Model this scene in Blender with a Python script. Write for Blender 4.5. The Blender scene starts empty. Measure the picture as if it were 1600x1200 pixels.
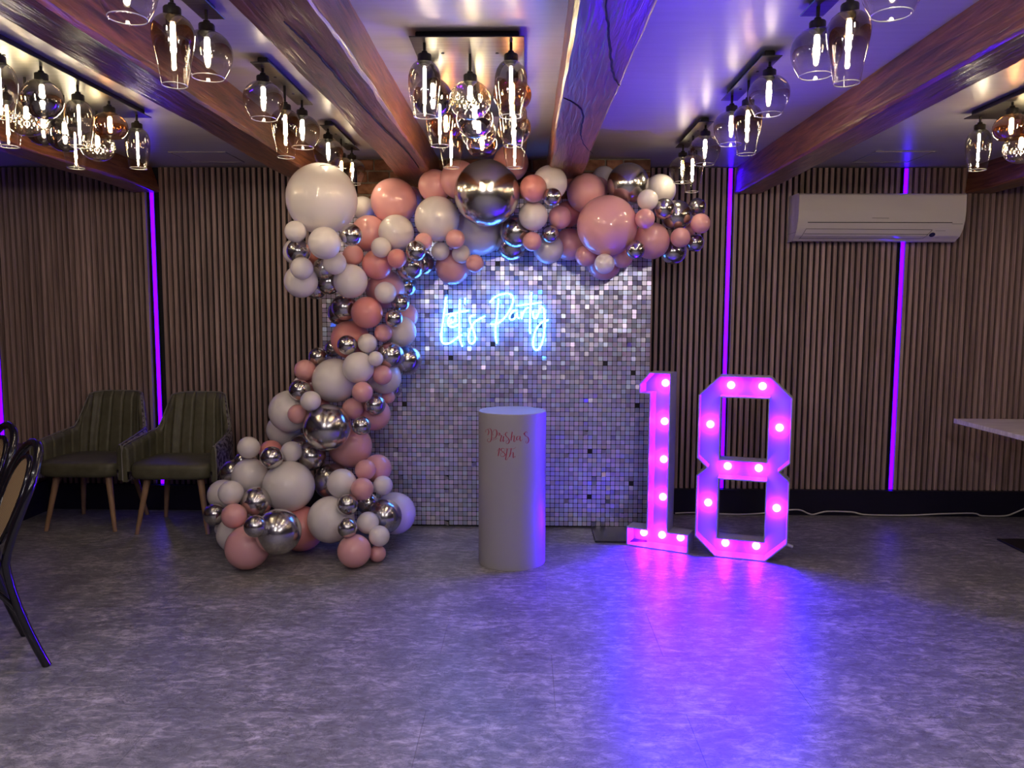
import bpy, bmesh, math, random
from mathutils import Vector, Matrix, noise
random.seed(7)
PI = math.pi
SC = bpy.context.scene
COL = SC.collection

# ------------------------------------------------------------------ camera
F_PX = 1202.0
PITCH = math.atan(112 / F_PX); YAW = math.radians(1.0); ROLL = 0.004
CAM = Vector((0, 0, 1.4))
_f = Vector((-math.sin(YAW) * math.cos(PITCH), math.cos(YAW) * math.cos(PITCH), -math.sin(PITCH)))
_r0 = _f.cross(Vector((0, 0, 1))).normalized(); _u0 = _r0.cross(_f)
_r = _r0 * math.cos(ROLL) + _u0 * math.sin(ROLL); _u = _u0 * math.cos(ROLL) - _r0 * math.sin(ROLL)
cd = bpy.data.cameras.new('camera'); cam = bpy.data.objects.new('camera', cd); COL.objects.link(cam)
cd.sensor_width = 36; cd.lens = F_PX * 36 / 1600; cd.clip_start = 0.02
cam.matrix_world = Matrix(((_r.x, _u.x, -_f.x, CAM.x), (_r.y, _u.y, -_f.y, CAM.y), (_r.z, _u.z, -_f.z, CAM.z), (0, 0, 0, 1)))
SC.camera = cam

def ray(px, py): return _f + _r * ((px - 800) / F_PX) - _u * ((py - 600) / F_PX)
def at(px, py, Y): d = ray(px, py); return CAM + d * (Y / d.y)
def onz(px, py, z): d = ray(px, py); return CAM + d * ((z - CAM.z) / d.z)

# ------------------------------------------------------------------ world, exposure, room light
W = bpy.data.worlds.new('world'); SC.world = W; W.use_nodes = True
W.node_tree.nodes['Background'].inputs[0].default_value = (0.5, 0.5, 0.6, 1)
W.node_tree.nodes['Background'].inputs[1].default_value = 0.02
SC.view_settings.view_transform = 'Standard'; SC.view_settings.look = 'None'
SC.view_settings.gamma = 1.0; SC.view_settings.use_curve_mapping = False
SC.view_settings.exposure = 0.58
SC.cycles.max_bounces = 8; SC.cycles.transparent_max_bounces = 24
SC.cycles.diffuse_bounces = 4; SC.cycles.glossy_bounces = 4
SC.cycles.caustics_reflective = False; SC.cycles.caustics_refractive = False
SC.cycles.sample_clamp_indirect = 4.0

LAMP_POWER = 108.0
NEON_POWER = 23.0
MARQUEE_POWER = 1350.0
STRIP_POWER = 7.0
REAR_LAMP_W = 11.0
DOWN_W = 14.5

def point(loc, col, w, rad=0.04):
    l = bpy.data.lights.new('room_lamp', 'POINT'); l.energy = w; l.color = col; l.shadow_soft_size = rad
    o = bpy.data.objects.new('room_lamp', l); COL.objects.link(o); o.location = loc
# the lamps of the half of the room behind the photographer (same warm fittings under the ceiling)
for x in (-1.0, 0.87):
    for y in (0.9, -0.1, -1.1):
        point((x, y, 2.16), (1, 0.91, 0.88), REAR_LAMP_W)
# added out-of-view spots that brighten the open floor, above and behind the camera
for x in (-3.0, -1.8, -0.2, 1.0, 2.6):
    for y in (-1.4, 0.2, 1.75):
        l = bpy.data.lights.new('floor_fill_spot', 'SPOT'); l.energy = DOWN_W; l.color = (1, 0.93, 0.90)
        l.spot_size = math.radians(125); l.spot_blend = 0.9; l.shadow_soft_size = 0.05
        o = bpy.data.objects.new('floor_fill_spot', l); COL.objects.link(o); o.location = (x, y, 2.35)

# ------------------------------------------------------------------ materials
def srgb(r, g, b):
    f = lambda c: (c / 255 / 12.92) if c / 255 <= 0.04045 else ((c / 255 + 0.055) / 1.055) ** 2.4
    return (f(r), f(g), f(b), 1)

def mat(name):
    m = bpy.data.materials.new(name); m.use_nodes = True
    nt = m.node_tree; b = nt.nodes['Principled BSDF']
    return m, nt, b

def N(nt, typ, **kw):
    n = nt.nodes.new(typ)
    for k, v in kw.items(): setattr(n, k, v)
    return n

def simple(name, col, rough=0.5, metal=0.0, coat=0.0, spec=0.5):
    m, nt, b = mat(name)
    b.inputs['Base Color'].default_value = (*col[:3], 1); b.inputs['Roughness'].default_value = rough
    b.inputs['Metallic'].default_value = metal; b.inputs['Coat Weight'].default_value = coat
    b.inputs['Specular IOR Level'].default_value = spec
    return m

def emis(name, col, s):
    m, nt, b = mat(name)
    b.inputs['Base Color'].default_value = (*[min(1, c) for c in col[:3]], 1)
    b.inputs['Emission Color'].default_value = (*col[:3], 1); b.inputs['Emission Strength'].default_value = s
    return m

def noisy(name, c1, c2, scale=(5, 5, 5), rough=0.5, bump=0.0, detail=6, coord='Object', metal=0.0, coat=0.0, lo=0.35, hi=0.65, per_object=0.0, dist=0.0, bumpdist=0.01):
    m, nt, b = mat(name)
    tc = N(nt, 'ShaderNodeTexCoord'); mp = N(nt, 'ShaderNodeMapping'); mp.inputs['Scale'].default_value = scale
    nt.links.new(tc.outputs[coord], mp.inputs[0])
    src = mp.outputs[0]
    oi = None
    if per_object:
        oi = N(nt, 'ShaderNodeObjectInfo')
        ad = N(nt, 'ShaderNodeVectorMath', operation='ADD')
        ml = N(nt, 'ShaderNodeVectorMath', operation='SCALE'); ml.inputs['Scale'].default_value = 37.0
        cx = N(nt, 'ShaderNodeCombineXYZ')
        for k in range(3): nt.links.new(oi.outputs['Random'], cx.inputs[k])
        nt.links.new(cx.outputs[0], ml.inputs[0]); nt.links.new(src, ad.inputs[0]); nt.links.new(ml.outputs[0], ad.inputs[1])
        src = ad.outputs[0]
    no = N(nt, 'ShaderNodeTexNoise'); no.inputs['Scale'].default_value = 1; no.inputs['Detail'].default_value = detail
    no.inputs['Distortion'].default_value = dist
    nt.links.new(src, no.inputs['Vector'])
    cr = N(nt, 'ShaderNodeValToRGB'); cr.color_ramp.elements[0].position = lo; cr.color_ramp.elements[1].position = hi
    cr.color_ramp.elements[0].color = (*c1[:3], 1); cr.color_ramp.elements[1].color = (*c2[:3], 1)
    nt.links.new(no.outputs['Fac'], cr.inputs[0])
    colout = cr.outputs[0]
    if per_object:
        hs = N(nt, 'ShaderNodeHueSaturation')
        mr = N(nt, 'ShaderNodeMapRange'); mr.inputs['To Min'].default_value = 1 - per_object; mr.inputs['To Max'].default_value = 1 + per_object
        nt.links.new(oi.outputs['Random'], mr.inputs[0]); nt.links.new(mr.outputs[0], hs.inputs['Value']); nt.links.new(colout, hs.inputs['Color'])
        colout = hs.outputs[0]
    nt.links.new(colout, b.inputs['Base Color'])
    b.inputs['Roughness'].default_value = rough; b.inputs['Metallic'].default_value = metal; b.inputs['Coat Weight'].default_value = coat
    if bump:
        bp = N(nt, 'ShaderNodeBump'); bp.inputs['Strength'].default_value = bump; bp.inputs['Distance'].default_value = bumpdist
        nt.links.new(no.outputs['Fac'], bp.inputs['Height']); nt.links.new(bp.outputs[0], b.inputs['Normal'])
    return m

M = {}
M['slat'] = noisy('walnut slat', (0.27, 0.18, 0.168), (0.46, 0.325, 0.31), (60, 60, 2.2), 0.5, 0.15, per_object=0.22)
M['felt'] = noisy('black felt', (0.006, 0.006, 0.008), (0.012, 0.012, 0.016), (90, 90, 90), 0.9)
M['skirt'] = simple('black painted skirting', (0.012, 0.010, 0.030), 0.35)
M['plaster'] = noisy('satin ceiling paint', (0.42, 0.395, 0.405), (0.46, 0.435, 0.445), (3, 40, 3), 0.33, 0.05)
M['darkwall'] = noisy('dark wall', (0.04, 0.028, 0.025), (0.06, 0.045, 0.04), (4, 4, 4), 0.6)
M['hatch'] = simple('hatch paint', (0.44, 0.415, 0.425), 0.35)
M['brick'] = noisy('red brick', (0.16, 0.06, 0.035), (0.36, 0.17, 0.10), (14, 14, 20), 0.85, 0.5, per_object=0.3)
M['mortar'] = noisy('mortar', (0.22, 0.18, 0.14), (0.34, 0.29, 0.24), (30, 30, 30), 0.9, 0.5)
M['black'] = simple('black powder coat', (0.012, 0.012, 0.014), 0.4)
M['plate'] = noisy('brushed dark steel', (0.09, 0.088, 0.085), (0.14, 0.135, 0.13), (3, 90, 3), 0.34, 0.04, metal=0.9)
M['white_pl'] = simple('white plinth paint', (0.38, 0.365, 0.38), 0.42)
M['board'] = simple('white marquee board', (0.38, 0.365, 0.39), 0.45)
M['maroon'] = simple('maroon vinyl lettering', (0.36, 0.010, 0.055), 0.4)
M['ac'] = simple('white ac plastic', (0.66, 0.61, 0.585), 0.14, coat=0.4)
M['acgrey'] = simple('grey ac seam', (0.10, 0.09, 0.09), 0.5)
M['acbadge'] = simple('pale grey badge', (0.36, 0.33, 0.31), 0.4)
M['sticker'] = simple('navy sticker', (0.02, 0.02, 0.11), 0.4)
M['green'] = noisy('olive leather', (0.080, 0.076, 0.046), (0.112, 0.106, 0.066), (18, 18, 18), 0.5, 0.1)
M['pattern'] = noisy('mottled jacquard', (0.03, 0.022, 0.04), (0.24, 0.2, 0.25), (34, 34, 34), 0.7, 0.1, lo=0.47, hi=0.53)
M['piping'] = simple('pale piping', (0.2, 0.19, 0.17), 0.5)
M['oak'] = noisy('oak leg', (0.28, 0.16, 0.09), (0.40, 0.24, 0.14), (40, 40, 3), 0.45, 0.1)
M['bentwood'] = simple('black lacquered bentwood', (0.008, 0.007, 0.011), 0.16, coat=0.5)
M['brownl'] = noisy('brown leather', (0.07, 0.022, 0.012), (0.10, 0.035, 0.018), (12, 12, 12), 0.5, 0.1)
M['tabletop'] = noisy('pale grained laminate', (0.62, 0.55, 0.50), (0.84, 0.77, 0.71), (4, 60, 20), 0.4, 0.03)
M['cable'] = simple('white cable', (0.65, 0.63, 0.62), 0.5)
M['crackm'] = simple('dark crack', (0.008, 0.004, 0.003), 0.9)
M['clearw'] = simple('clear wire', (0.5, 0.55, 0.6), 0.2)
M['filament'] = emis('warm lamp filament', (1.0, 0.84, 0.56), LAMP_POWER)
M['neon'] = emis('ice blue neon tube', (0.055, 0.24, 1.0), NEON_POWER)
M['bulb'] = emis('violet marquee bulb', (0.052, 0.0007, 1.0), MARQUEE_POWER)
M['strip'] = emis('violet led strip', (0.042, 0.0, 1.0), STRIP_POWER)

def floor_mat():
    m, nt, b = mat('stone vinyl floor')
    tc = N(nt, 'ShaderNodeTexCoord'); 
    geo = N(nt, 'ShaderNodeNewGeometry')
    def nz(scale, detail, dist, rough=0.6):
        mp = N(nt, 'ShaderNodeMapping'); mp.inputs['Scale'].default_value = scale
        nt.links.new(geo.outputs['Position'], mp.inputs[0])
        n = N(nt, 'ShaderNodeTexNoise'); n.inputs['Scale'].default_value = 1; n.inputs['Detail'].default_value = detail
        n.inputs['Distortion'].default_value = dist; n.inputs['Roughness'].default_value = rough
        nt.links.new(mp.outputs[0], n.inputs['Vector']); return n
    big = nz((4.0, 5.5, 1), 4, 0.5); mid = nz((16, 34, 1), 9, 0.6, 0.70); fine = nz((90, 150, 1), 4, 0.3)
    cr = N(nt, 'ShaderNodeValToRGB')
    e = cr.color_ramp.elements
    e[0].position = 0.39; e[0].color = (0.15, 0.134, 0.138, 1)
    e[1].position = 0.66; e[1].color = (0.56, 0.52, 0.525, 1)
    k = cr.color_ramp.elements.new(0.495); k.color = (0.20, 0.198, 0.203, 1)
    k = cr.color_ramp.elements.new(0.56); k.color = (0.33, 0.30, 0.305, 1)
    ad = N(nt, 'ShaderNodeMath', operation='MULTIPLY_ADD'); ad.inputs[1].default_value = 0.30
    nt.links.new(big.outputs['Fac'], ad.inputs[0]); 
    a2 = N(nt, 'ShaderNodeMath', operation='MULTIPLY_ADD'); a2.inputs[1].default_value = 0.62
    nt.links.new(mid.outputs['Fac'], a2.inputs[0])
    a3 = N(nt, 'ShaderNodeMath', operation='MULTIPLY'); a3.inputs[1].default_value = 0.10
    nt.links.new(fine.outputs['Fac'], a3.inputs[0]); nt.links.new(a3.outputs[0], a2.inputs[2]); nt.links.new(a2.outputs[0], ad.inputs[2])
    nt.links.new(ad.outputs[0], cr.inputs[0]); nt.links.new(cr.outputs[0], b.inputs['Base Color'])
    # dark wandering veins
    vein = nz((5.0, 7.0, 1), 7, 2.0, 0.75)
    v2 = N(nt, 'ShaderNodeValToRGB'); ve = v2.color_ramp.elements
    ve[0].position = 0.485; ve[0].color = (1, 1, 1, 1); ve[1].position = 0.515; ve[1].color = (1, 1, 1, 1)
    q = v2.color_ramp.elements.new(0.5); q.color = (0.45, 0.45, 0.45, 1)
    nt.links.new(vein.outputs['Fac'], v2.inputs[0])
    mx = N(nt, 'ShaderNodeMix', data_type='RGBA', blend_type='MULTIPLY'); mx.inputs[0].default_value = 1
    nt.links.new(cr.outputs[0], mx.inputs[6]); nt.links.new(v2.outputs[0], mx.inputs[7]); nt.links.new(mx.outputs[2], b.inputs['Base Color'])
    b.inputs['Roughness'].default_value = 0.40
    b.inputs['Specular IOR Level'].default_value = 0.5
    bp = N(nt, 'ShaderNodeBump'); bp.inputs['Strength'].default_value = 0.25; bp.inputs['Distance'].default_value = 0.004
    nt.links.new(ad.outputs[0], bp.inputs['Height']); nt.links.new(bp.outputs[0], b.inputs['Normal'])
    return m
M['floor'] = floor_mat()

def beam_mat():
    m, nt, b = mat('varnished old oak')
    tc = N(nt, 'ShaderNodeTexCoord')
    mp = N(nt, 'ShaderNodeMapping'); mp.inputs['Scale'].default_value = (48, 4.0, 48); nt.links.new(tc.outputs['Object'], mp.inputs[0])
    n = N(nt, 'ShaderNodeTexNoise'); n.inputs['Scale'].default_value = 1; n.inputs['Detail'].default_value = 8; n.inputs['Distortion'].default_value = 0.8
    nt.links.new(mp.outputs[0], n.inputs['Vector'])
    mp2 = N(nt, 'ShaderNodeMapping'); mp2.inputs['Scale'].default_value = (3, 1.2, 3); nt.links.new(tc.outputs['Object'], mp2.inputs[0])
    n2 = N(nt, 'ShaderNodeTexNoise'); n2.inputs['Scale'].default_value = 1; n2.inputs['Detail'].default_value = 5; nt.links.new(mp2.outputs[0], n2.inputs['Vector'])
    mix = N(nt, 'ShaderNodeMath', operation='MULTIPLY_ADD'); mix.inputs[1].default_value = 0.6
    h = N(nt, 'ShaderNodeMath', operation='MULTIPLY'); h.inputs[1].default_value = 0.4
    nt.links.new(n2.outputs['Fac'], h.inputs[0]); nt.links.new(n.outputs['Fac'], mix.inputs[0]); nt.links.new(h.outputs[0], mix.inputs[2])
    cr = N(nt, 'ShaderNodeValToRGB'); e = cr.color_ramp.elements
    b.inputs['Specular IOR Level'].default_value = 0.35; e[0].position = 0.33; e[0].color = (0.045, 0.014, 0.007, 1); e[1].position = 0.68; e[1].color = (0.36, 0.135, 0.055, 1)
    k = e.new(0.5); k.color = (0.19, 0.063, 0.026, 1)
    nt.links.new(mix.outputs[0], cr.inputs[0]); nt.links.new(cr.outputs[0], b.inputs['Base Color'])
    b.inputs['Roughness'].default_value = 0.34; b.inputs['Coat Weight'].default_value = 0.22; b.inputs['Coat Roughness'].default_value = 0.16
    bp = N(nt, 'ShaderNodeBump'); bp.inputs['Strength'].default_value = 0.7; bp.inputs['Distance'].default_value = 0.012
    nt.links.new(mix.outputs[0], bp.inputs['Height']); nt.links.new(bp.outputs[0], b.inputs['Normal']); nt.links.new(bp.outputs[0], b.inputs['Coat Normal'])
    return m
M['beam'] = beam_mat()

def latex(name, col, trans=0.12, rough=0.28):
    m, nt, b = mat(name)
    lw = N(nt, 'ShaderNodeLayerWeight'); lw.inputs[0].default_value = 0.35
    b.inputs['Base Color'].default_value = (*col, 1); b.inputs['Roughness'].default_value = rough
    b.inputs['Coat Weight'].default_value = 0.6; b.inputs['Coat Roughness'].default_value = 0.035
    t = N(nt, 'ShaderNodeBsdfTranslucent'); t.inputs[0].default_value = (*col, 1)
    mx = N(nt, 'ShaderNodeMixShader'); mx.inputs[0].default_value = trans
    out = nt.nodes['Material Output']
    nt.links.new(b.outputs[0], mx.inputs[1]); nt.links.new(t.outputs[0], mx.inputs[2]); nt.links.new(mx.outputs[0], out.inputs[0])
    return m
M['W'] = latex('white latex', (0.93, 0.865, 0.855))
M['P'] = latex('pink latex', (0.90, 0.46, 0.46), 0.12)
M['P2'] = latex('coral latex', (0.90, 0.36, 0.33), 0.12)
M['S'] = simple('chrome silver latex', (0.60, 0.58, 0.56), 0.19, 1.0)

def sequin_mat():
    m, nt, b = mat('holographic sequins')
    at_ = N(nt, 'ShaderNodeAttribute', attribute_name='tone'); at_.attribute_type = 'GEOMETRY'
    nt.links.new(at_.outputs['Color'], b.inputs['Base Color'])
    b.inputs['Metallic'].default_value = 0.62; b.inputs['Roughness'].default_value = 0.28
    return m
M['sequin'] = sequin_mat()

def glass(name, top, bottom, refl_top, refl_bot, bump=False):
    # thin tinted shade: silvered smoke at the neck fading to clear at the lip
    m, nt, b = mat(name); nt.nodes.remove(b)
    out = nt.nodes['Material Output']
    tc = N(nt, 'ShaderNodeTexCoord'); sp = N(nt, 'ShaderNodeSeparateXYZ'); nt.links.new(tc.outputs['Generated'], sp.inputs[0])
    cr = N(nt, 'ShaderNodeValToRGB'); cr.color_ramp.elements[0].position = 0.32; cr.color_ramp.elements[1].position = 0.80
    cr.color_ramp.elements[0].color = (*bottom, 1); cr.color_ramp.elements[1].color = (*top, 1)
    nt.links.new(sp.outputs[2], cr.inputs[0])
    tr = N(nt, 'ShaderNodeBsdfTransparent'); nt.links.new(cr.outputs[0], tr.inputs[0])
    gl = N(nt, 'ShaderNodeBsdfGlossy'); gl.inputs['Roughness'].default_value = 0.05; gl.inputs[0].default_value = (0.92, 0.9, 0.86, 1)
    mr = N(nt, 'ShaderNodeMapRange'); mr.inputs['From Min'].default_value = 0.1; mr.inputs['From Max'].default_value = 0.95
    mr.inputs['To Min'].default_value = refl_bot; mr.inputs['To Max'].default_value = refl_top
    nt.links.new(sp.outputs[2], mr.inputs[0])
    fr = N(nt, 'ShaderNodeLayerWeight'); fr.inputs[0].default_value = 0.25
    fm = N(nt, 'ShaderNodeMath', operation='MULTIPLY_ADD'); fm.inputs[1].default_value = 0.75
    fm.use_clamp = True
    nt.links.new(fr.outputs['Facing'], fm.inputs[0]); nt.links.new(mr.outputs[0], fm.inputs[2])
    pw = N(nt, 'ShaderNodeMath', operation='POWER'); pw.inputs[1].default_value = 1.6
    nt.links.new(fm.outputs[0], pw.inputs[0])
    mx = N(nt, 'ShaderNodeMixShader'); nt.links.new(pw.outputs[0], mx.inputs[0]); nt.links.new(tr.outputs[0], mx.inputs[1]); nt.links.new(gl.outputs[0], mx.inputs[2])
    nt.links.new(mx.outputs[0], out.inputs[0])
    return m
M['g_smoke'] = glass('smoke ombre glass', (0.34, 0.32, 0.30), (0.97, 0.96, 0.95), 0.32, 0.08)
M['g_amber'] = glass('amber ombre glass', (0.36, 0.25, 0.15), (0.95, 0.92, 0.86), 0.28, 0.08)
M['g_tulip'] = glass('grey tulip glass', (0.52, 0.50, 0.47), (0.96, 0.95, 0.93), 0.26, 0.10)
M['g_copper'] = glass('copper mirrored glass', (0.62, 0.30, 0.14), (0.80, 0.42, 0.22), 0.35, 0.25)
M['g_mirror'] = glass('dark mirrored glass', (0.42, 0.40, 0.38), (0.40, 0.38, 0.42), 0.42, 0.34)
M['g_cut'] = glass('champagne cut glass', (0.92, 0.84, 0.66), (0.92, 0.88, 0.80), 0.22, 0.26)

# ------------------------------------------------------------------ mesh helpers
class MB:
    def __init__(s): s.v = []; s.f = []
    def add(s, vs, fs):
        o = len(s.v); s.v += [tuple(p) for p in vs]; s.f += [tuple(i + o for i in f) for f in fs]; return s
    def box(s, a, b):
        (x0, y0, z0), (x1, y1, z1) = a, b
        return s.add([(x0, y0, z0), (x1, y0, z0), (x1, y1, z0), (x0, y1, z0), (x0, y0, z1), (x1, y0, z1), (x1, y1, z1), (x0, y1, z1)],
                     [(3, 2, 1, 0), (4, 5, 6, 7), (0, 1, 5, 4), (1, 2, 6, 5), (2, 3, 7, 6), (3, 0, 4, 7)])
    def lathe(s, prof, n=24, c=(0, 0, 0), fn=None, cap0=False, cap1=False):
        vs = []; fs = []
        for i, (r, z) in enumerate(prof):
            for k in range(n):
                a = 2 * PI * k / n; rr = r if fn is None else fn(r, a, z, i / (len(prof) - 1))
                vs.append((c[0] + rr * math.cos(a), c[1] + rr * math.sin(a), c[2] + z))
        for i in range(len(prof) - 1):
            for k in range(n):
                j = (k + 1) % n; fs.append((i * n + k, i * n + j, (i + 1) * n + j, (i + 1) * n + k))
        if cap0: fs.append(tuple(range(n - 1, -1, -1)))
        if cap1: fs.append(tuple((len(prof) - 1) * n + k for k in range(n)))
        return s.add(vs, fs)
    def tube(s, pts, r, n=8, closed=False, caps=True, flat=1.0):
        pts = [Vector(p) for p in pts]; L = len(pts); rs = r if isinstance(r, (list, tuple)) else [r] * L
        vs = []; fs = []; up = None
        for i in range(L):
            if closed: t = pts[(i + 1) % L] - pts[i - 1]
            else: t = pts[min(i + 1, L - 1)] - pts[max(i - 1, 0)]
            if t.length < 1e-9: t = Vector((0, 0, 1))
            t.normalize()
            if up is None:
                up = Vector((0, 0, 1)) if abs(t.z) < 0.9 else Vector((0, 1, 0))
            up = (up - t * up.dot(t))
            if up.length < 1e-6: up = t.orthogonal()
            up.normalize(); sd = t.cross(up)
            for k in range(n):
                a = 2 * PI * k / n; vs.append(pts[i] + (sd * math.cos(a) * flat + up * math.sin(a)) * rs[i])
        m = L if closed else L - 1
        for i in range(m):
            for k in range(n):
                j = (k + 1) % n; i2 = (i + 1) % L
                fs.append((i * n + k, i * n + j, i2 * n + j, i2 * n + k))
        if caps and not closed:
            fs.append(tuple(range(n - 1, -1, -1))); fs.append(tuple((L - 1) * n + k for k in range(n)))
        return s.add(vs, fs)
    def grid(s, P, closed_u=False):
        nu = len(P); nv = len(P[0]); fs = []
        for i in range(nu if closed_u else nu - 1):
            for j in range(nv - 1):
                i2 = (i + 1) % nu; fs.append((i * nv + j, i2 * nv + j, i2 * nv + j + 1, i * nv + j + 1))
        return s.add([p for row in P for p in row], fs)
    def mesh(s, name, mats, smooth=None, bevel=0.0, seg=2, fix=True):
        me = bpy.data.meshes.new(name); me.from_pydata(s.v, [], s.f)
        if bevel or fix:
            bm = bmesh.new(); bm.from_mesh(me)
            if bevel:
                bmesh.ops.bevel(bm, geom=bm.edges[:], offset=bevel, segments=seg, profile=0.5, affect='EDGES', clamp_overlap=True)
            if fix: bmesh.ops.recalc_face_normals(bm, faces=bm.faces[:])
            bm.to_mesh(me); bm.free()
        for m in (mats if isinstance(mats, (list, tuple)) else [mats]): me.materials.append(M[m] if isinstance(m, str) else m)
        if smooth is not None:
            me.shade_smooth()
            if smooth < 179: me.set_sharp_from_angle(angle=math.radians(smooth))
        me.update(); return me
    def build(s, name, mats, parent=None, **kw):
        return link(name, s.mesh(name, mats, **kw), parent)

def link(name, data, parent=None, loc=None):
    o = bpy.data.objects.new(name, data); COL.objects.link(o)
    if parent is not None: o.parent = parent
    if loc is not None: o.location = loc
    return o
def tag(o, label=None, cat=None, group=None, kind=None):
    for k, v in (('label', label), ('category', cat), ('group', group), ('kind', kind)):
        if v: o[k] = v
    return o
def thing(name, loc, label, cat, group=None, rz=0.0):
    o = link(name, None, None, loc); o.rotation_euler = (0, 0, rz); o.empty_display_size = 0.1
    return tag(o, label, cat, group)
KIDS = {}
def copy_tree(o, parent=None, loc=None):
    c = o.copy(); COL.objects.link(c)
    if parent is not None: c.parent = parent
    if loc is not None: c.location = loc
    for ch in [x for x in COL.objects if x.parent == o]:
        copy_tree(ch, c)
    return c
def struct(name, mb, m, parent=None, **kw):
    o = mb.build(name, m, parent, **kw)
    if parent is None: o['kind'] = 'structure'
    return o
def smoothpts(pts, k=6):
    # Catmull-Rom through the traced points
    P = [Vector(p) for p in pts]; out = []
    if len(P) < 3: return P
    for i in range(len(P) - 1):
        p0 = P[max(i - 1, 0)]; p1 = P[i]; p2 = P[i + 1]; p3 = P[min(i + 2, len(P) - 1)]
        for q in range(k):
            t = q / k
            out.append(0.5 * ((2 * p1) + (p2 - p0) * t + (2 * p0 - 5 * p1 + 4 * p2 - p3) * t * t + (3 * p1 - p0 - 3 * p2 + p3) * t ** 3))
    out.append(P[-1]); return out

# ------------------------------------------------------------------ room shell
H = 2.378; WY = 5.31; XL, XR, YF = -4.0, 4.15, -3.2
BX0, BX1, BY = -1.09, 0.792, 5.03            # chimney breast
fl = struct('floor', MB().box((XL - .1, YF - .1, -0.1), (XR + .1, WY + .15, -0.004)), 'mortar')
tw, tl = 0.914, 0.457
row = 0; y = WY + 0.02
fm_cache = {}
while y > -1.6:
    x = XL + (-0.457 if row % 2 else 0.0)
    y0 = max(y - tl, -1.6)
    while x < XR:
        a, b_ = max(x, XL), min(x + tw, XR)
        if b_ - a > 0.02:
            key = (round(b_ - a, 3), round(y - y0, 3))
            if key not in fm_cache:
                g = 0.0006
                fm_cache[key] = MB().box((g, g, -0.004), (key[0] - g, key[1] - g, 0.0)).mesh('vinyl_tile', 'floor')
            link('vinyl_tile', fm_cache[key], fl, (a, y0, 0))
        x += tw
    y -= tl; row += 1
ce = struct('ceiling', MB().box((XL - .1, YF - .1, H), (XR + .1, WY + .15, H + .1)), 'plaster')
for px0, px1, px2, px3 in (((262, 237), (348, 237), (382, 253), (300, 253)), ((1369, 236), (1459, 236), (1335, 253), (1420, 253))):
    c = [onz(*p, H) for p in (px0, px1, px2, px3)]
    x0 = min(p.x for p in c); x1 = max(p.x for p in c); y0 = c[0].y; y1 = c[2].y
    fr = MB(); w = 0.012; z0, z1 = H - 0.005, H + 0.002
    fr.box((x0, y0, z0), (x1, y0 + w, z1)).box((x0, y1 - w, z0), (x1, y1, z1)).box((x0, y0 + w, z0), (x0 + w, y1 - w, z1)).box((x1 - w, y0 + w, z0), (x1, y1 - w, z1))
    hp = MB().box((x0 + w + .003, y0 + w + .003, H - 0.002), (x1 - w - .003, y1 - w - .003, H + .002)).build('access_panel', 'hatch', ce)
    fr.build('panel_frame', 'hatch', hp)
struct('wall_left', MB().box((XL - .1, YF - .1, 0), (XL, WY + .15, H)), 'darkwall')
struct('wall_right', MB().box((XR, YF - .1, 0), (XR + .1, WY + .15, H)), 'darkwall')
struct('wall_front', MB().box((XL, YF - .1, 0), (XR, YF, H)), 'darkwall')
SKZ = at(800, 762, WY - 0.02).z
wb = struct('wall_back', MB().box((XL, WY + 0.024, 0), (XR, WY + 0.15, H)), 'felt')
strips = []
for top, bot in (((238, 297), (252.5, 757)), ((1143, 255), (1126.5, 764)), ((1417.5, 260), (1391, 766)), ((-4, 300), (-6, 760))):
    strips.append((at(*top, WY).x + at(*bot, WY).x) / 2)
slat_me = MB().box((-0.0113, -0.001, SKZ + 0.002), (0.0113, 0.024, H - 0.004)).mesh('slat', 'slat')
for xa, xb in ((XL, BX0), (BX1, XR)):
    x = xa + 0.022
    while x < xb - 0.012:
        if all(abs(x - s) > 0.025 for s in strips):
            link('slat', slat_me, wb, (x, WY, 0))
        x += 0.04
st_top = [at(238, 297, WY).z, H - 0.005, H - 0.005, H - 0.005]
for i, s in enumerate(strips):
    o = thing('led_strip', (s, WY + 0.004, 0), ["violet light strip in the slats behind the armchairs", "violet light strip in the slats directly above the lit number 8",
              "violet light strip running behind the air conditioner", "violet light strip at the frame edge above the brown banquette"][i], 'light strip', 'violet light strips in the slat wall')
    MB().box((-0.019, 0.001, SKZ + .002), (0.019, 0.010, st_top[i])).build('channel', 'black', o)
    MB().box((-0.0125, -0.004, SKZ + .004), (0.0125, 0.001, st_top[i] - .002)).build('diffuser', 'strip', o, bevel=0.002, seg=1)
for nm, xa, xb in (('baseboard_left', XL, BX0), ('baseboard_right', BX1, XR)):
    sk = MB().box((xa, WY - 0.02, 0), (xb, WY + 0.014, SKZ - 0.012)).box((xa, WY - 0.026, SKZ - 0.012), (xb, WY + 0.014, SKZ))
    struct(nm, sk, 'skirt')
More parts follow.
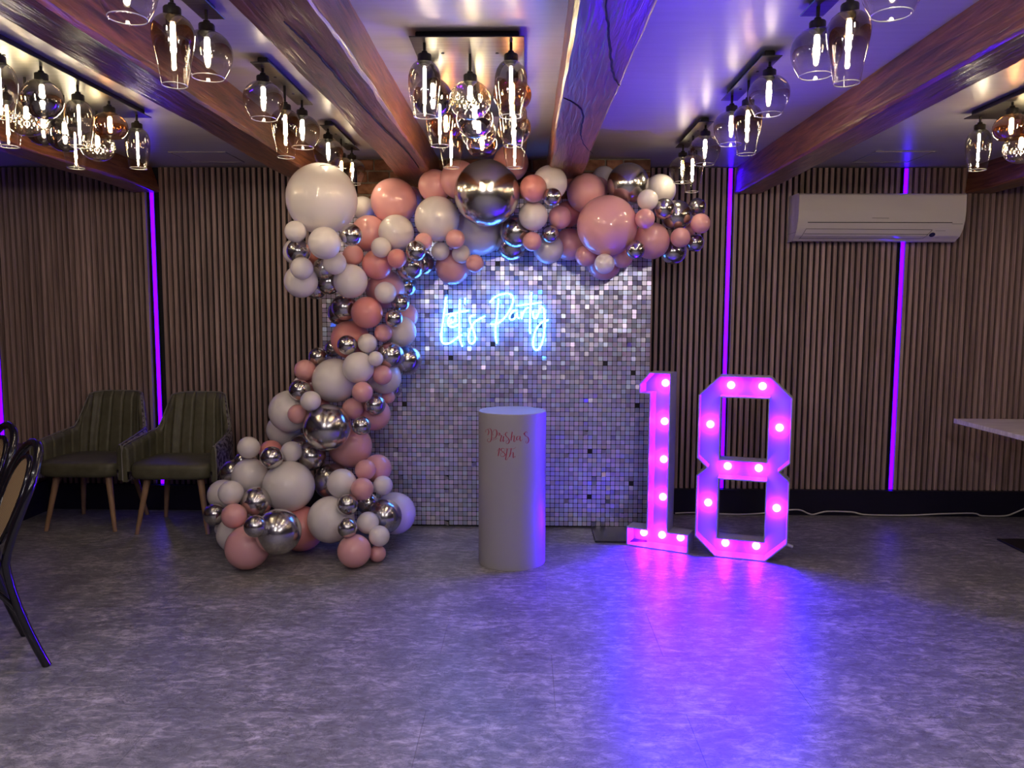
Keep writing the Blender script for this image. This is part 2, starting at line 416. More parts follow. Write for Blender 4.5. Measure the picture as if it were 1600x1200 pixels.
# chimney breast with its brick slips
cb = struct('wall_centre', MB().box((BX0, BY + 0.012, 0), (BX1, WY + .014, H)), 'mortar')
half = {}
def brick_mesh(w, seed):
    key = (round(w, 3), seed)
    if key not in half:
        rr = random.Random(seed + int(w * 1000)); mb = MB(); mb.box((0, 0, 0), (w, 0.013, 0.064))
        me = mb.mesh('brick', 'brick', bevel=0.004, seg=1)
        for v in me.vertices: v.co += Vector((rr.uniform(-.002, .002), rr.uniform(-.003, .001), rr.uniform(-.002, .002)))
        half[key] = me
    return half[key]
z = H - 0.072; r_i = 0
while z > 1.86:
    x = BX0 + 0.002; k = 0
    while x < BX1 - 0.02:
        w = [0.102, 0.205, 0.102, 0.13, 0.205][(k + 2 * r_i) % 5]
        if k == 0 and r_i % 2: w = 0.06
        w = min(w, BX1 - 0.002 - x)
        if w > 0.03: link('brick', brick_mesh(w, (k + r_i) % 3), cb, (x, BY + random.uniform(-.002, .002), z))
        x += w + 0.011; k += 1
    z -= 0.075; r_i += 1

# ------------------------------------------------------------------ ceiling beams
def beam(xl, xr, y0, y1, zb, label, seed, cracks=(), xl_top=None, xr_top=None, wob=0.010):
    NY, pts = 90, 36
    rows = []
    for i in range(NY + 1):
        y = y0 + (y1 - y0) * i / NY
        wv = lambda s, f: noise.noise(Vector((y * f, seed * 3.7 + s, 0.3)))
        l = xl + wob * wv(1, 1.3) + .004 * wv(2, 5); r = xr + wob * wv(3, 1.3) + .004 * wv(4, 5)
        b = zb + 0.6 * wob * wv(5, 1.1); lt = (xl_top if xl_top is not None else xl) + .004 * wv(6, 1.5); rt = (xr_top if xr_top is not None else xr) + .004 * wv(7, 1.5)
        ch = 0.010 + 0.007 * wv(8, 1.8); ch2 = 0.011 + 0.008 * wv(9, 2.0)
        key = [(lt, H + .01), (lt + (l - lt) * .5, (H + b) / 2 + .02), (l, b + ch), (l + ch, b), ((l + r) / 2, b + .003 * wv(10, 3)), (r - ch2, b), (r, b + ch2), (rt + (r - rt) * .5, (H + b) / 2 + .02), (rt, H + .01)]
        ring = []
        for q in range(pts):
            t = q / (pts - 1) * (len(key) - 1); k = min(int(t), len(key) - 2); u = t - k
            x_ = key[k][0] * (1 - u) + key[k + 1][0] * u; z_ = key[k][1] * (1 - u) + key[k + 1][1] * u
            n3 = noise.noise(Vector((x_ * 14 + seed, y * 4, z_ * 14))) * .0035 + noise.noise(Vector((x_ * 45 + seed, y * 10, z_ * 45))) * .0016
            ring.append((x_ + (n3 if abs(x_ - (l + r) / 2) > .08 else 0), y, z_ + n3))
        rows.append(ring)
    mb = MB(); mb.grid(rows)
    mb.f.append(tuple(NY * pts + q for q in range(pts)))
    o = mb.build('ceiling_beam', 'beam', smooth=40)
    tag(o, label, 'beam', 'old timber ceiling beams', 'structure')
    for path, wd in cracks:
        pp = smoothpts([onz(px, py, zb) for px, py in path], 8)
        mb = MB(); L = len(pp)
        vs = []; fs = []
        mb.tube([Vector((p.x + random.uniform(-.002, .002), p.y, zb - 0.0005)) for p in pp], [wd * (0.35 + 0.65 * math.sin(PI * (i + .5) / L)) for i in range(L)], n=6)
        mb.build('crack', 'crackm', o, smooth=60)
    return o
beam(-2.68, -2.50, -2.6, WY - .003, 2.205, "dark beam end farthest toward the banquette, above a light strip", 1, xl_top=-2.70, xr_top=-2.56)
beam(-1.445, -1.255, -2.6, WY - .003, 2.20, "reddish varnished beam running above the armchairs to the balloon corner", 2, xr_top=-1.283)
beam(-.77, -.556, -2.6, BY - .004, 2.20, "varnished beam with one long crack, slanting toward the bricks", 3,
     cracks=[([(443, 33), (470, 58), (492, 80), (520, 112), (560, 158), (598, 200), (635, 236), (655, 262)], .0045)], xr_top=-.562)
beam(.122, .331, -2.6, BY - .004, 2.20, "broad beam with a meandering crack and blue sheen above the garland", 4,
     cracks=[([(946, -20), (948, 20), (952, 60), (956, 104), (960, 122), (968, 134)], .004), ([(880, 153), (896, 160), (908, 172), (911, 184), (907, 205), (912, 225), (926, 240)], .004)], xl_top=.13)
beam(1.40, 1.575, -2.6, WY - .003, 2.20, "beam with splits running above the number 8 toward the air conditioner", 5, xl_top=1.412)
beam(2.935, 3.13, -2.6, WY - .003, 2.205, "dark beam end over the far side of the air conditioner", 6, xl_top=2.96)

# ------------------------------------------------------------------ light fittings
def prof_bowl():   # (r, z) from lip to neck; z = 0 at neck
    return [(0.0445, -0.135), (0.045, -0.139), (0.0482, -0.139), (0.0488, -0.136), (.058, -.118), (.068, -.098), (.0735, -.078), (.0745, -.060), (.071, -.042), (.062, -.026), (.048, -.012), (.032, -.004), (.022, 0)]
def prof_taper():
    return [(0.0315, -0.187), (0.032, -0.191), (0.0352, -0.191), (0.0358, -0.188), (.039, -.160), (.045, -.128), (.051, -.098), (.0555, -.072), (.0575, -.050), (.055, -.032), (.047, -.017), (.034, -.006), (.02, 0)]
def prof_tulip():
    return [(0.0345, -0.183), (0.035, -0.187), (0.0382, -0.187), (0.0388, -0.184), (.043, -.158), (.049, -.130), (.0535, -.102), (.056, -.076), (.055, -.052), (.049, -.030), (.039, -.014), (.027, -.004), (.02, 0)]
def prof_globe(R, flat=1.0, open_r=0.0):
    out = []
    n = 16
    for i in range(n + 1):
        a = -PI / 2 + (PI * 0.5 + math.acos(min(1, .02 / R))) * i / n
        r = R * math.cos(a); 
        if open_r and a < 0 and r < open_r: continue
        out.append((max(r, .0008), R * flat * (math.sin(a) - 1)))
    return out
SHADE = {}
def shade_mesh(kind):
    if kind in SHADE: return SHADE[kind]
    if kind == 'bowl': m = MB().lathe(prof_bowl(), 32).mesh('glass_shade', 'g_smoke', smooth=180)
    elif kind == 'taper': m = MB().lathe(prof_taper(), 32).mesh('glass_shade', 'g_amber', smooth=180)
    elif kind == 'tulip': m = MB().lathe(prof_tulip(), 32).mesh('glass_shade', 'g_tulip', smooth=180)
    elif kind == 'copper': m = MB().lathe(prof_globe(.072, .86, .04), 32).mesh('glass_shade', 'g_copper', smooth=180)
    elif kind == 'mirror': m = MB().lathe(prof_globe(.073), 32).mesh('glass_shade', 'g_mirror', smooth=180)
    else:
        pr = []
        for i in range(65):
            a = -PI / 2 + (PI * .5 + math.acos(.02 / .073)) * i / 64
            pr.append((max(.073 * math.cos(a), .0008), .073 * .93 * (math.sin(a) - 1)))
        def cut(r, a, z, t):
            return r * (1 + .02 * abs(math.sin(a * 11 + t * 15)) + .02 * abs(math.sin(a * 11 - t * 15)) - .02)
        m = MB().lathe(pr, 160, fn=cut).mesh('glass_shade', 'g_cut', smooth=15)
    SHADE[kind] = m; return m
LIP = {}
M['lip'] = simple('whitened glass lip', (0.75, 0.74, 0.72), 0.15, spec=0.8)  # whitish colour stands in for the highlight along the clear glass rim
def lip_mesh(kind):
    if kind not in LIP:
        r, z = {'bowl': (.0465, -.1375), 'taper': (.0335, -.1895), 'tulip': (.0365, -.1855), 'copper': (.0415, -.0985)}[kind]
        LIP[kind] = MB().tube([(r * math.cos(2 * PI * i / 32), r * math.sin(2 * PI * i / 32), z) for i in range(32)], .0014, n=6, closed=True).mesh('glass_lip', 'lip', smooth=180)
    return LIP[kind]
FIL = {}
def fil_mesh(kind):
    k = {'bowl': 'short', 'taper': 'mid', 'tulip': 'long', 'copper': 'short', 'mirror': 'short', 'cut': 'short'}[kind]
    if k not in FIL:
        ln, r0 = {'short': (.050, .0085), 'mid': (.085, .0070), 'long': (.125, .0050)}[k]
        pr = [(.0012, -.020 - ln), (r0 * .8, -.018 - ln), (r0 * 1.25, -.010 - ln), (r0, -.0 - ln), (r0, -.026), (r0 * .6, -.020)]
        FIL[k] = MB().lathe(pr, 12).mesh('bulb', 'filament', smooth=180)
    return FIL[k]
sock_me = MB().lathe([(.006, .032), (.010, .030), (.012, .022), (.022, .020), (.024, .017), (.024, -.006), (.021, -.008), (.010, -.020)], 20, cap0=True, cap1=True).mesh('socket', 'black', smooth=40)
ZP = 2.352; KS = 1.0404        # plate level; KS enlarges shades with their distance
def pendant(parent, x, y, znk, kind):
    # rod from the plate (local z = 0) down to the neck of the shade
    L = (ZP - znk) * KS
    rod = MB().lathe([(.0055, -L + .028), (.0055, 0.0)], 12, cap0=True, cap1=True).build('pendant_rod', 'black', parent, smooth=40)
    rod.location = (x * KS, y * KS, -.004)
    for nm, me in (('socket', sock_me), ('glass_shade', shade_mesh(kind)), ('bulb', fil_mesh(kind))):
        link(nm, me, rod, (0, 0, -L + .004)).scale = (KS, KS, KS)
    if kind in ('bowl', 'taper', 'tulip'): link('glass_lip', lip_mesh(kind), rod, (0, 0, -L + .004)).scale = (KS, KS, KS)
    return rod
def fixture_plate(root, w, l, holes):
    MB().box((-w / 2 + .018, -l / 2 + .03, .0), (w / 2 - .018, l / 2 - .03, H - ZP)).build('mounting_box', 'black', root, bevel=.003, seg=1)
    MB().box((-w / 2, -l / 2, -.004), (w / 2, l / 2, 0)).build('ceiling_plate', 'plate', root, bevel=.0012, seg=1)
    for hx, hy in holes:
        MB().lathe([(.006, -.0065), (.006, -.0035)], 10, c=(hx, hy, 0), cap0=True, cap1=True).build('fixing_screw', 'black', root, smooth=40)
def bar_light(x, yc, label):
    o = thing('bar_light', (x, yc, ZP), label, 'ceiling light', 'three lamp bar lights beside the beams')
    fixture_plate(o, .075, .608, [(0, -.12), (0, .12)])
    pendant(o, -.012, -.225, ZP - .052, 'bowl'); pendant(o, 0, 0, ZP - .098, 'taper'); pendant(o, .008, .215, ZP - .066, 'bowl')
    return o
bl = bar_light(-.984 * KS, 3.203 * KS, "three lamp black bar light, middle of its row beside the cracked beam")
bars = [(-.984, 2.20, "three lamp bar light cut by the top edge, beside the reddish beam"),
        (-.984, 4.162, "three lamp bar light close above the huge cream balloon"),
        (.875, 2.19, "three lamp bar light cut by the top edge, under the purple lit ceiling"),
        (.872, 3.14, "three lamp bar light, middle of its row on the purple lit ceiling"),
        (.860, 4.094, "three lamp bar light above the free end of the balloon garland")]
for x, yc, lab in bars:
    x *= KS; yc *= KS
    c = copy_tree(bl, None, (x, yc, ZP)); c['label'] = lab
    if x > 0:
        for ch in [q for q in COL.objects if q.parent == c and q.name.startswith('pendant_rod')]:
            ch.location.x = -ch.location.x
def cluster_light(x0, x1, y0, y1, label, mid, flip=0):
    xc, yc, w, l = (x0 + x1) / 2 * KS, (y0 + y1) / 2 * KS, x1 - x0, y1 - y0
    o = thing('cluster_light', (xc, yc, ZP), label, 'ceiling light', 'many lamp rectangular ceiling lights')
    fixture_plate(o, w * KS, l * KS, [(-.1, -l * .36), (.1, -l * .36), (-.1, l * .36), (.1, l * .36)])
    for sx in (-1, 1):
        for k in range(5):
            y = -l / 2 + .055 + (l - .11) * k / 4
            pendant(o, sx * (w / 2 - .045), y, ZP - .062 + (.0 if k % 2 == 0 else .012), 'tulip' if k % 2 == 0 else ('copper' if (k + sx + flip) % 4 else 'mirror'))
    for k in range(4):
        y = -l / 2 + .17 + (l - .30) * k / 3
        pendant(o, 0.0, y, ZP - .095, mid[k])
    return o
cluster_light(-.395, -.01, 2.652, 3.70, "many lamp rectangular light in the centre, above the biggest silver balloon", ('cut', 'mirror', 'cut', 'copper'))
cluster_light(-2.165, -1.78, 2.66, 3.72, "many lamp rectangular light above the armchairs, beside the reddish beam", ('mirror', 'cut', 'mirror', 'cut'), 2)
cluster_light(2.052, 2.437, 2.69, 3.75, "many lamp rectangular light beyond the air conditioner's beam, cut by the frame", ('copper', 'cut', 'mirror', 'cut'))

# ------------------------------------------------------------------ sequin wall
PX0 = -1.305; PWID = 0.30; NP = 7; SY = 4.925
sw = thing('sequin_wall', (PX0 + NP * PWID / 2, SY, 0), "silver holographic sequin wall behind the neon sign and white plinth", 'backdrop')
panel_me = MB().box((0.001, 0.004, 0.001), (PWID - .001, 0.012, PWID - .001)).mesh('panel', 'black')
def sequin_mesh(seed):
    rr = random.Random(seed); mb = MB(); cols = []
    for i in range(10):
        for j in range(10):
            if rr.random() < .006: continue
            cx, cz = (i + .5) * .03, (j + .5) * .03
            big = rr.random() < .045
            tx = rr.gauss(0, .30 if big else .045); tz = rr.gauss(0, .30 if big else .04)
            h = .0134; y0 = .0005 - (abs(tx) + abs(tz)) * h
            vs = []
            for dx, dz in ((-h, -h + .002), (-h + .002, -h), (h - .002, -h), (h, -h + .002), (h, h - .002), (h - .002, h), (-h + .002, h), (-h, h - .002)):
                dy = y0 + math.tan(tx) * dx + math.tan(tz) * (dz)
                vs.append((cx + dx, dy, cz + dz))
            mb.add(vs, [tuple(range(8))])
            hue = rr.random(); v = .46 + .26 * rr.random()
            base = Vector((.53, .50, .74))
            tintc = [(.70, .55, .72), (.52, .66, .74), (.70, .66, .62), (.52, .54, .84), (.60, .58, .70)][int(hue * 5)]
            c = (base * .45 + Vector(tintc) * .55) * v * 2.05
            cols.append((c.x, c.y, c.z, 1))
    me = mb.mesh('sequins', 'sequin', fix=False)
    ca = me.color_attributes.new('tone', 'FLOAT_COLOR', 'POINT')
    for f_i, p in enumerate(me.polygons):
        for vi in p.vertices: ca.data[vi].color = cols[f_i]
    return me
seq = [sequin_mesh(100 + k) for k in range(9)]
for i in range(NP):
    for j in range(NP):
        p = link('panel', panel_me, sw, (PX0 + i * PWID - sw.location.x, 0, .012 + j * PWID))
        s_ = link('sequins', seq[(i * 4 + j * 7 + (i * j) % 3) % 9], p, (0, 0, 0)); s_['kind'] = 'stuff'
fr = MB().box((-1.05, .012, 0), (-1.02, .035, 2.1)).box((1.02, .012, 0), (1.05, .035, 2.1)).box((-1.05, .012, 2.07), (1.05, .035, 2.1)).box((-1.05, .012, 0), (1.05, .035, .012))
fr.build('frame', 'black', sw)
fp = MB().box((.432 - sw.location.x, 4.60 - SY, 0), (.75 - sw.location.x, SY - .004 - SY, .012)).build('foot_plate', 'black', sw, bevel=.003, seg=1)

# ------------------------------------------------------------------ neon sign
NY_ = SY - 0.042
neon = thing('neon_sign', at(772, 505, NY_), "glowing ice blue neon sign reading Let's Party on the sequins", 'neon sign')
A4 = lambda p: at(680 + p[0] / 10, 440 + p[1] / 10, NY_)
A5 = lambda p: at(760 + p[0] / 10, 440 + p[1] / 10, NY_)
letters = [
 (A4, [[(168, 240), (150, 390), (125, 600), (105, 750), (95, 850), (100, 920), (125, 960), (165, 975), (215, 965), (270, 935), (330, 890), (380, 855), (415, 830)]]),
 (A4, [[(225, 655), (275, 635), (310, 600), (318, 560), (300, 530), (265, 525), (225, 550), (200, 600), (198, 650), (215, 690), (255, 710), (300, 705), (345, 680), (365, 665)]]),
 (A4, [[(382, 280), (378, 450), (375, 640), (372, 800), (378, 880), (400, 950), (425, 1015)], [(165, 515), (260, 500), (380, 480), (450, 465), (525, 452)]]),
 (A4, [[(470, 255), (466, 300), (462, 340)]]),
 (A4, [[(610, 525), (570, 535), (540, 565), (535, 600), (555, 660), (590, 740), (618, 820), (625, 890), (610, 940), (575, 970), (540, 955), (520, 910), (520, 850), (540, 770), (575, 690), (620, 630), (680, 590), (780, 540)]]),
 (A5, [[(190, 265), (180, 400), (160, 560), (145, 680), (142, 820), (150, 910), (162, 965)], [(50, 325), (120, 255), (200, 210), (290, 190), (350, 190), (395, 215), (418, 270), (410, 340), (370, 430), (310, 530), (250, 600), (190, 645), (130, 665), (65, 660)]]),
 (A5, [[(475, 455), (430, 455), (390, 490), (365, 540), (365, 575), (385, 597), (420, 590), (455, 550), (480, 490), (478, 525), (490, 560), (520, 575)]]),
 (A5, [[(545, 470), (548, 520), (551, 580), (565, 520), (590, 460), (625, 420), (662, 405)]]),
 (A5, [[(705, 165), (695, 300), (685, 450), (680, 600), (678, 720), (688, 815)], [(460, 380), (560, 368), (690, 350), (790, 335), (865, 325)]]),
 (A5, [[(730, 460), (728, 520), (745, 570), (775, 575), (800, 540), (825, 460), (850, 410), (880, 405), (900, 440), (908, 520), (912, 640), (905, 760), (890, 880), (860, 980), (820, 1050), (780, 1070), (745, 1040), (730, 980), (735, 890), (760, 790), (800, 710), (850, 650), (900, 620), (970, 605)]]),
]
for fn, strokes in letters:
    mb = MB()
    for st in strokes:
        pp = smoothpts([fn(p) - neon.location for p in st], 5)
        mb.tube(pp, .0052, n=8)
    mb.build('letter', 'neon', neon, smooth=60)
for p in ((694, 461), (725.5, 477), (763, 476), (830, 455), (851, 475), (778, 540), (829, 524), (857, 501)):
    c = at(*p, NY_) - neon.location
    MB().tube([c + Vector((0, -.004, 0)), c + Vector((0, .040, 0))], .0042, n=8).build('standoff', 'clearw', neon, smooth=40)
MB().tube(smoothpts([A5(p) - neon.location + Vector((0, .012, 0)) for p in ((930, 430), (1000, 465), (1045, 520), (1045, 580), (1000, 615), (970, 606))], 5), .0014, n=6).build('lead_wire', 'clearw', neon, smooth=60)

# ------------------------------------------------------------------ plinth with lettering
PR = 0.188; PC = Vector((onz(798.5, 893, 0).x + .001, onz(798.5, 893, 0).y + PR, 0))
PT = at(798.5, 641, PC.y).z
pl = thing('plinth', PC, "white round plinth with maroon lettering in front of the sequin wall", 'plinth')
body = MB().lathe([(PR - .002, 0), (PR, .002), (PR, PT - .004), (PR - .003, PT), (PR - .03, PT), (.001, PT)], 96, cap0=True).build('body', 'white_pl', pl, smooth=30)
def cyl_hit(px, py):
    d = ray(px, py); o = CAM - PC
    a = d.x ** 2 + d.y ** 2; b = 2 * (o.x * d.x + o.y * d.y); c = o.x ** 2 + o.y ** 2 - (PR + .0008) ** 2
    t = (-b - math.sqrt(max(b * b - 4 * a * c, 0))) / (2 * a); p = o + d * t
    return math.atan2(p.x, -p.y) * PR, p.z
def cyl_pt(u, z, e=.0): a = u / PR; R = PR + .0008 + e; return Vector((R * math.sin(a), -R * math.cos(a), z))
SCR = lambda p: cyl_hit(745 + p[0] * .06875, 655 + p[1] * .0687)
def ribbon(mb, pts, thick=.0048, thin=.0014):
    q = [Vector((*SCR(p), 0)) for p in pts]; q = smoothpts(q, 6); L = len(q); vs = []; fs = []
    for i in range(L):
        t = (q[min(i + 1, L - 1)] - q[max(i - 1, 0)]); t.normalize()
        down = max(0, -t.y); w = (thin + (thick - thin) * down ** 1.5) / 2
        if i in (0, L - 1): w *= .5
        n_ = Vector((-t.y, t.x, 0))
        for sgn in (-1, 1):
            p = q[i] + n_ * w * sgn; vs.append(cyl_pt(p.x, p.y))
        for sgn in (-1, 1):
            p = q[i] + n_ * w * sgn; vs.append(cyl_pt(p.x, p.y, -.0012))
    for i in range(L - 1):
        a, b = i * 4, i * 4 + 4
        fs += [(a, a + 1, b + 1, b), (a + 2, b + 2, b + 3, a + 3), (a, b, b + 2, a + 2), (a + 1, a + 3, b + 3, b + 1)]
    fs += [(0, 2, 3, 1), (L * 4 - 4, L * 4 - 3, L * 4 - 1, L * 4 - 2)]
    mb.add(vs, fs)
WORD1 = [[(200, 300), (200, 258), (235, 230), (268, 262), (268, 320), (245, 360)], [(245, 225), (300, 215), (328, 260), (335, 340), (330, 430), (310, 500), (272, 522), (240, 495), (243, 455), (275, 445)],
         [(372, 370), (362, 320), (378, 260), (415, 235), (450, 262), (452, 340), (425, 415), (375, 435), (350, 420)], [(318, 460), (395, 468), (470, 430)],
         [(498, 375), (478, 345), (490, 312), (518, 318), (520, 360)], [(500, 372), (560, 368), (548, 430), (535, 490), (552, 508), (582, 470)],
         [(612, 385), (600, 450), (602, 510), (640, 480)], [(622, 345), (616, 358)],
         [(706, 318), (690, 298), (660, 315), (650, 355), (680, 400), (722, 445), (740, 495), (720, 545), (686, 560), (662, 530), (685, 490), (740, 455)],
         [(806, 285), (792, 370), (775, 490)], [(780, 440), (815, 388), (850, 380), (848, 440), (842, 500), (862, 512), (892, 470)],
         [(975, 388), (930, 390), (905, 430), (912, 472), (942, 468), (978, 415), (986, 385), (980, 450), (998, 500), (1035, 462)],
         [(1072, 315), (1064, 345)],
         [(1148, 320), (1132, 282), (1098, 300), (1085, 345), (1115, 385), (1162, 415), (1182, 465), (1170, 522), (1135, 548), (1112, 520), (1130, 488)]]
WORD2 = [[(465, 735), (515, 655), (502, 750), (482, 840)], [(645, 690), (605, 660), (562, 670), (552, 710), (592, 742), (635, 782), (642, 820), (602, 848), (552, 842), (535, 810), (562, 768), (612, 738), (645, 700)],
         [(692, 668), (680, 760), (665, 850), (656, 915), (680, 925), (712, 880), (742, 838)], [(650, 668), (720, 672), (800, 668)], [(800, 672), (845, 668), (885, 640)],
         [(785, 660), (766, 760), (745, 855)], [(758, 810), (795, 765), (828, 760), (826, 820), (832, 880), (872, 835)], [(872, 842), (868, 862)]]
for wd in (WORD1, WORD2):
    mb = MB()
    for st in wd: ribbon(mb, st)
    mb.build('lettering', 'maroon', pl)

# ------------------------------------------------------------------ marquee numbers
def tray(root, outline, holes, dep, rim=.007):
    # outline in (u, v), front at y = 0, back at y = dep
    def wall(loop, nm, outward):
        n = len(loop); mb = MB()
        # inset loop by rim on the tray side
        ins = []
        for i in range(n):
            p0, p1, p2 = Vector(loop[i - 1]), Vector(loop[i]), Vector(loop[(i + 1) % n])
            d1 = (p1 - p0).normalized(); d2 = (p2 - p1).normalized()
            n1 = Vector((-d1.y, d1.x)); n2 = Vector((-d2.y, d2.x)); b = (n1 + n2); b.normalize()
            ins.append(p1 + b * rim / max(.3, b.dot(n1)))
        vs = []
        for p, y in ((loop, 0), (ins, 0), (loop, dep), (ins, dep - .006)):
            vs += [(q[0], y, q[1]) for q in p]
        fs = []
        for i in range(n):
            j = (i + 1) % n
            fs += [(i, j, n + j, n + i), (2 * n + i, 2 * n + j, j, i), (n + i, n + j, 3 * n + j, 3 * n + i), (2 * n + j, 2 * n + i, 3 * n + i, 3 * n + j)]
        mb.add(vs, fs); return mb.build(nm, 'board', root)
    wall(outline, 'side_wall', 1)
    for h in holes: wall(h[::-1], 'inner_wall', -1)
    # back board (polygon with holes) cut from a bmesh fill
    bm = bmesh.new()
    for y in (dep - .006,):
        es = []
        for loop in [outline] + holes:
            vs = [bm.verts.new((p[0], y, p[1])) for p in loop]
            for i in range(len(vs)): es.append(bm.edges.new((vs[i], vs[(i + 1) % len(vs)])))
        bmesh.ops.triangle_fill(bm, use_beauty=True, use_dissolve=False, edges=es)
    ex = bmesh.ops.extrude_face_region(bm, geom=bm.faces[:])
    for v in [g for g in ex['geom'] if isinstance(g, bmesh.types.BMVert)]: v.co.y = dep
    bmesh.ops.recalc_face_normals(bm, faces=bm.faces[:])
    me = bpy.data.meshes.new('back_board'); bm.to_mesh(me); bm.free(); me.materials.append(M['board'])
    link('back_board', me, root)
bulb_me = MB().lathe([(.0225, 0), (.0225, .008), (.0205, .017), (.0155, .0245), (.008, .029), (.0006, .0305)], 24, cap0=True).mesh('bulb', 'bulb', smooth=60)
def bulbs(root, pts, dep):
    for u, v in pts:
        o = link('bulb', bulb_me, root, (u, dep - .0065, v)); o.rotation_euler = (PI / 2, 0, 0)
def number(px0, px1, width, label, flip=False):
    a, b = onz(*px0, 0), onz(*px1, 0)
    o = thing('marquee_number', (a.x, a.y, 0), label, 'marquee number', None, math.atan2(b.y - a.y, b.x - a.x))
    return o
n1 = number((978.4, 851.8), (1074.7, 866), .38, "violet lit standing marquee number 1 with seven bulbs")
W1 = (onz(978.4, 851.8, 0) - onz(1074.7, 866, 0)).length
k = W1 / .38
tray(n1, [(0, 0), (W1, 0), (W1, .115), (.255 * k, .115), (.255 * k, 1.055), (.125 * k, 1.055), (.062 * k, .985), (.062 * k, .925), (.125 * k, .925), (.125 * k, .115), (0, .115)], [], .125)
bulbs(n1, [(.19 * k, .985), (.19 * k, .755), (.19 * k, .525), (.19 * k, .295), (.075 * k, .06), (.19 * k, .06), (.305 * k, .06)], .125)
n8 = number((1117, 870), (1195, 878), .273, "violet lit standing marquee number 8 with ten bulbs")
U8 = (onz(1117, 870, 0) - onz(1195, 878, 0)).length
k = U8 / .27
O8 = [(.115, 0), (.385, 0), (.5, .112), (.5, .468), (.446, .518), (.5, .57), (.5, .935), (.385, 1.05), (.115, 1.05), (0, .935), (0, .57), (.054, .518), (0, .468), (0, .112)]
H8 = [[(.125, .115), (.375, .115), (.375, .455), (.125, .455)], [(.125, .572), (.375, .572), (.375, .925), (.125, .925)]]
sh = lambda L: [((u - .115) * k, v) for u, v in L]
tray(n8, sh(O8), [sh(h) for h in H8], .115)
bulbs(n8, sh([(.17, .988), (.34, .988), (.062, .755), (.438, .755), (.165, .515), (.335, .515), (.062, .29), (.438, .29), (.165, .058), (.335, .058)]), .115)
MB().tube([((.5 - .115) * k, .08, .09), ((.5 - .115) * k + .03, .085, .078)], .009, n=8).build('plug_lead', 'cable', n8, smooth=40)

# ------------------------------------------------------------------ power cable
cpx = [(1055, 802), (1085, 801), (1130, 803), (1160, 804), (1190, 802), (1232, 797), (1250, 797), (1262, 802), (1270, 804), (1282, 801), (1295, 799), (1330, 800), (1350, 804), (1385, 805), (1425, 805), (1470, 803), (1520, 802), (1535, 806), (1570, 806), (1586, 801), (1600, 795), (1625, 786)]
mb = MB(); mb.tube(smoothpts([Vector((p.x, p.y, max(p.z, .006))) for p in (at(a, b, WY - .034) for a, b in cpx)], 4), .0055, n=8)
tag(mb.build('power_cable', 'cable', smooth=60), "white power cable lying along the black skirting behind the lit numbers", 'cable')

# ------------------------------------------------------------------ air conditioner
ax0 = at(1247, 340, WY - .20).x; ax1 = at(1508, 340, WY - .20).x
az1 = at(1380, 302, WY - .19).z; az0 = at(1380, 377, WY - .10).z
acd = .205; ah = az1 - az0
ac = thing('air_conditioner', ((ax0 + ax1) / 2, WY, az0), "white wall mounted air conditioner on the slats under the beam", 'air conditioner')
aw = ax1 - ax0
prof = [(0, ah), (-acd + .02, ah), (-acd, ah - .012), (-acd - .002, ah * .62), (-acd + .004, ah * .42), (-acd + .022, ah * .25), (-acd + .055, ah * .10), (-acd + .09, .015), (-acd + .11, 0), (0, 0)]
mb = MB(); n = len(prof)
mb.add([(-aw / 2, y, z) for y, z in prof] + [(aw / 2, y, z) for y, z in prof], [(i, (i + 1) % n, n + (i + 1) % n, n + i) for i in range(n)] + [tuple(range(n)), tuple(range(2 * n - 1, n - 1, -1))])
mb.build('casing', 'ac', ac, smooth=35, bevel=.003, seg=2)
def ac_y(z):
    z = z / ah * ah
    for (y1, z1), (y0, z0) in zip(prof[2:-1], prof[3:]):
        if z0 <= z <= z1: return y0 + (y1 - y0) * (z - z0) / max(z1 - z0, 1e-6)
    return -acd
def ac_line(x0, z0, x1, z1, name, m, w=.0022):
    pts = [Vector((x0 + (x1 - x0) * t / 6, ac_y(z0 + (z1 - z0) * t / 6) - .0004, z0 + (z1 - z0) * t / 6)) for t in range(7)]
    MB().tube(pts, w, n=6).build(name, m, ac)
fx = lambda px: (px - 1247) / (1508 - 1247) * aw - aw / 2
fz = lambda py: (377 - py) / (377 - 302) * ah
ac_line(fx(1263), fz(349), fx(1489), fz(349), 'panel_seam', 'acgrey', .003)
ac_line(fx(1489), fz(351), fx(1506), fz(351), 'panel_seam', 'acgrey', .0012)
for a, b in (((1262, 359), (1460, 360)), ((1258, 373), (1452, 373)), ((1262, 359), (1257, 374)), ((1461, 360), (1453, 373)), ((1261, 366.5), (1457, 367))):
    ac_line(fx(a[0]), fz(a[1]), fx(b[0]), fz(b[1]), 'louvre_edge', 'acgrey', .0017)
ac_line(fx(1363), fz(342), fx(1389), fz(342.3), 'badge', 'acbadge', .0024)
ac_line(fx(1466), fz(361.5), fx(1482), fz(361.5), 'print_line', 'acbadge', .0012)
ac_line(fx(1472), fz(372), fx(1478), fz(372), 'print_line', 'acbadge', .0016)
zc = fz(367.5); slope = math.atan2(ac_y(zc - .01) - ac_y(zc + .01), .02)
s_ = MB().lathe([(.001, .0016), (.019, .0016), (.0195, 0)], 24).build('round_sticker', 'sticker', ac, smooth=40)
s_.location = (fx(1463.5), ac_y(zc) - .0003, zc); s_.rotation_euler = (PI / 2 + slope, 0, 0); s_.scale = (1.0, .9, 1)
MB().box((-aw / 2 - .001, -acd + .03, .05), (-aw / 2 + .0005, -.02, .052)).build('side_seam', 'acgrey', ac)

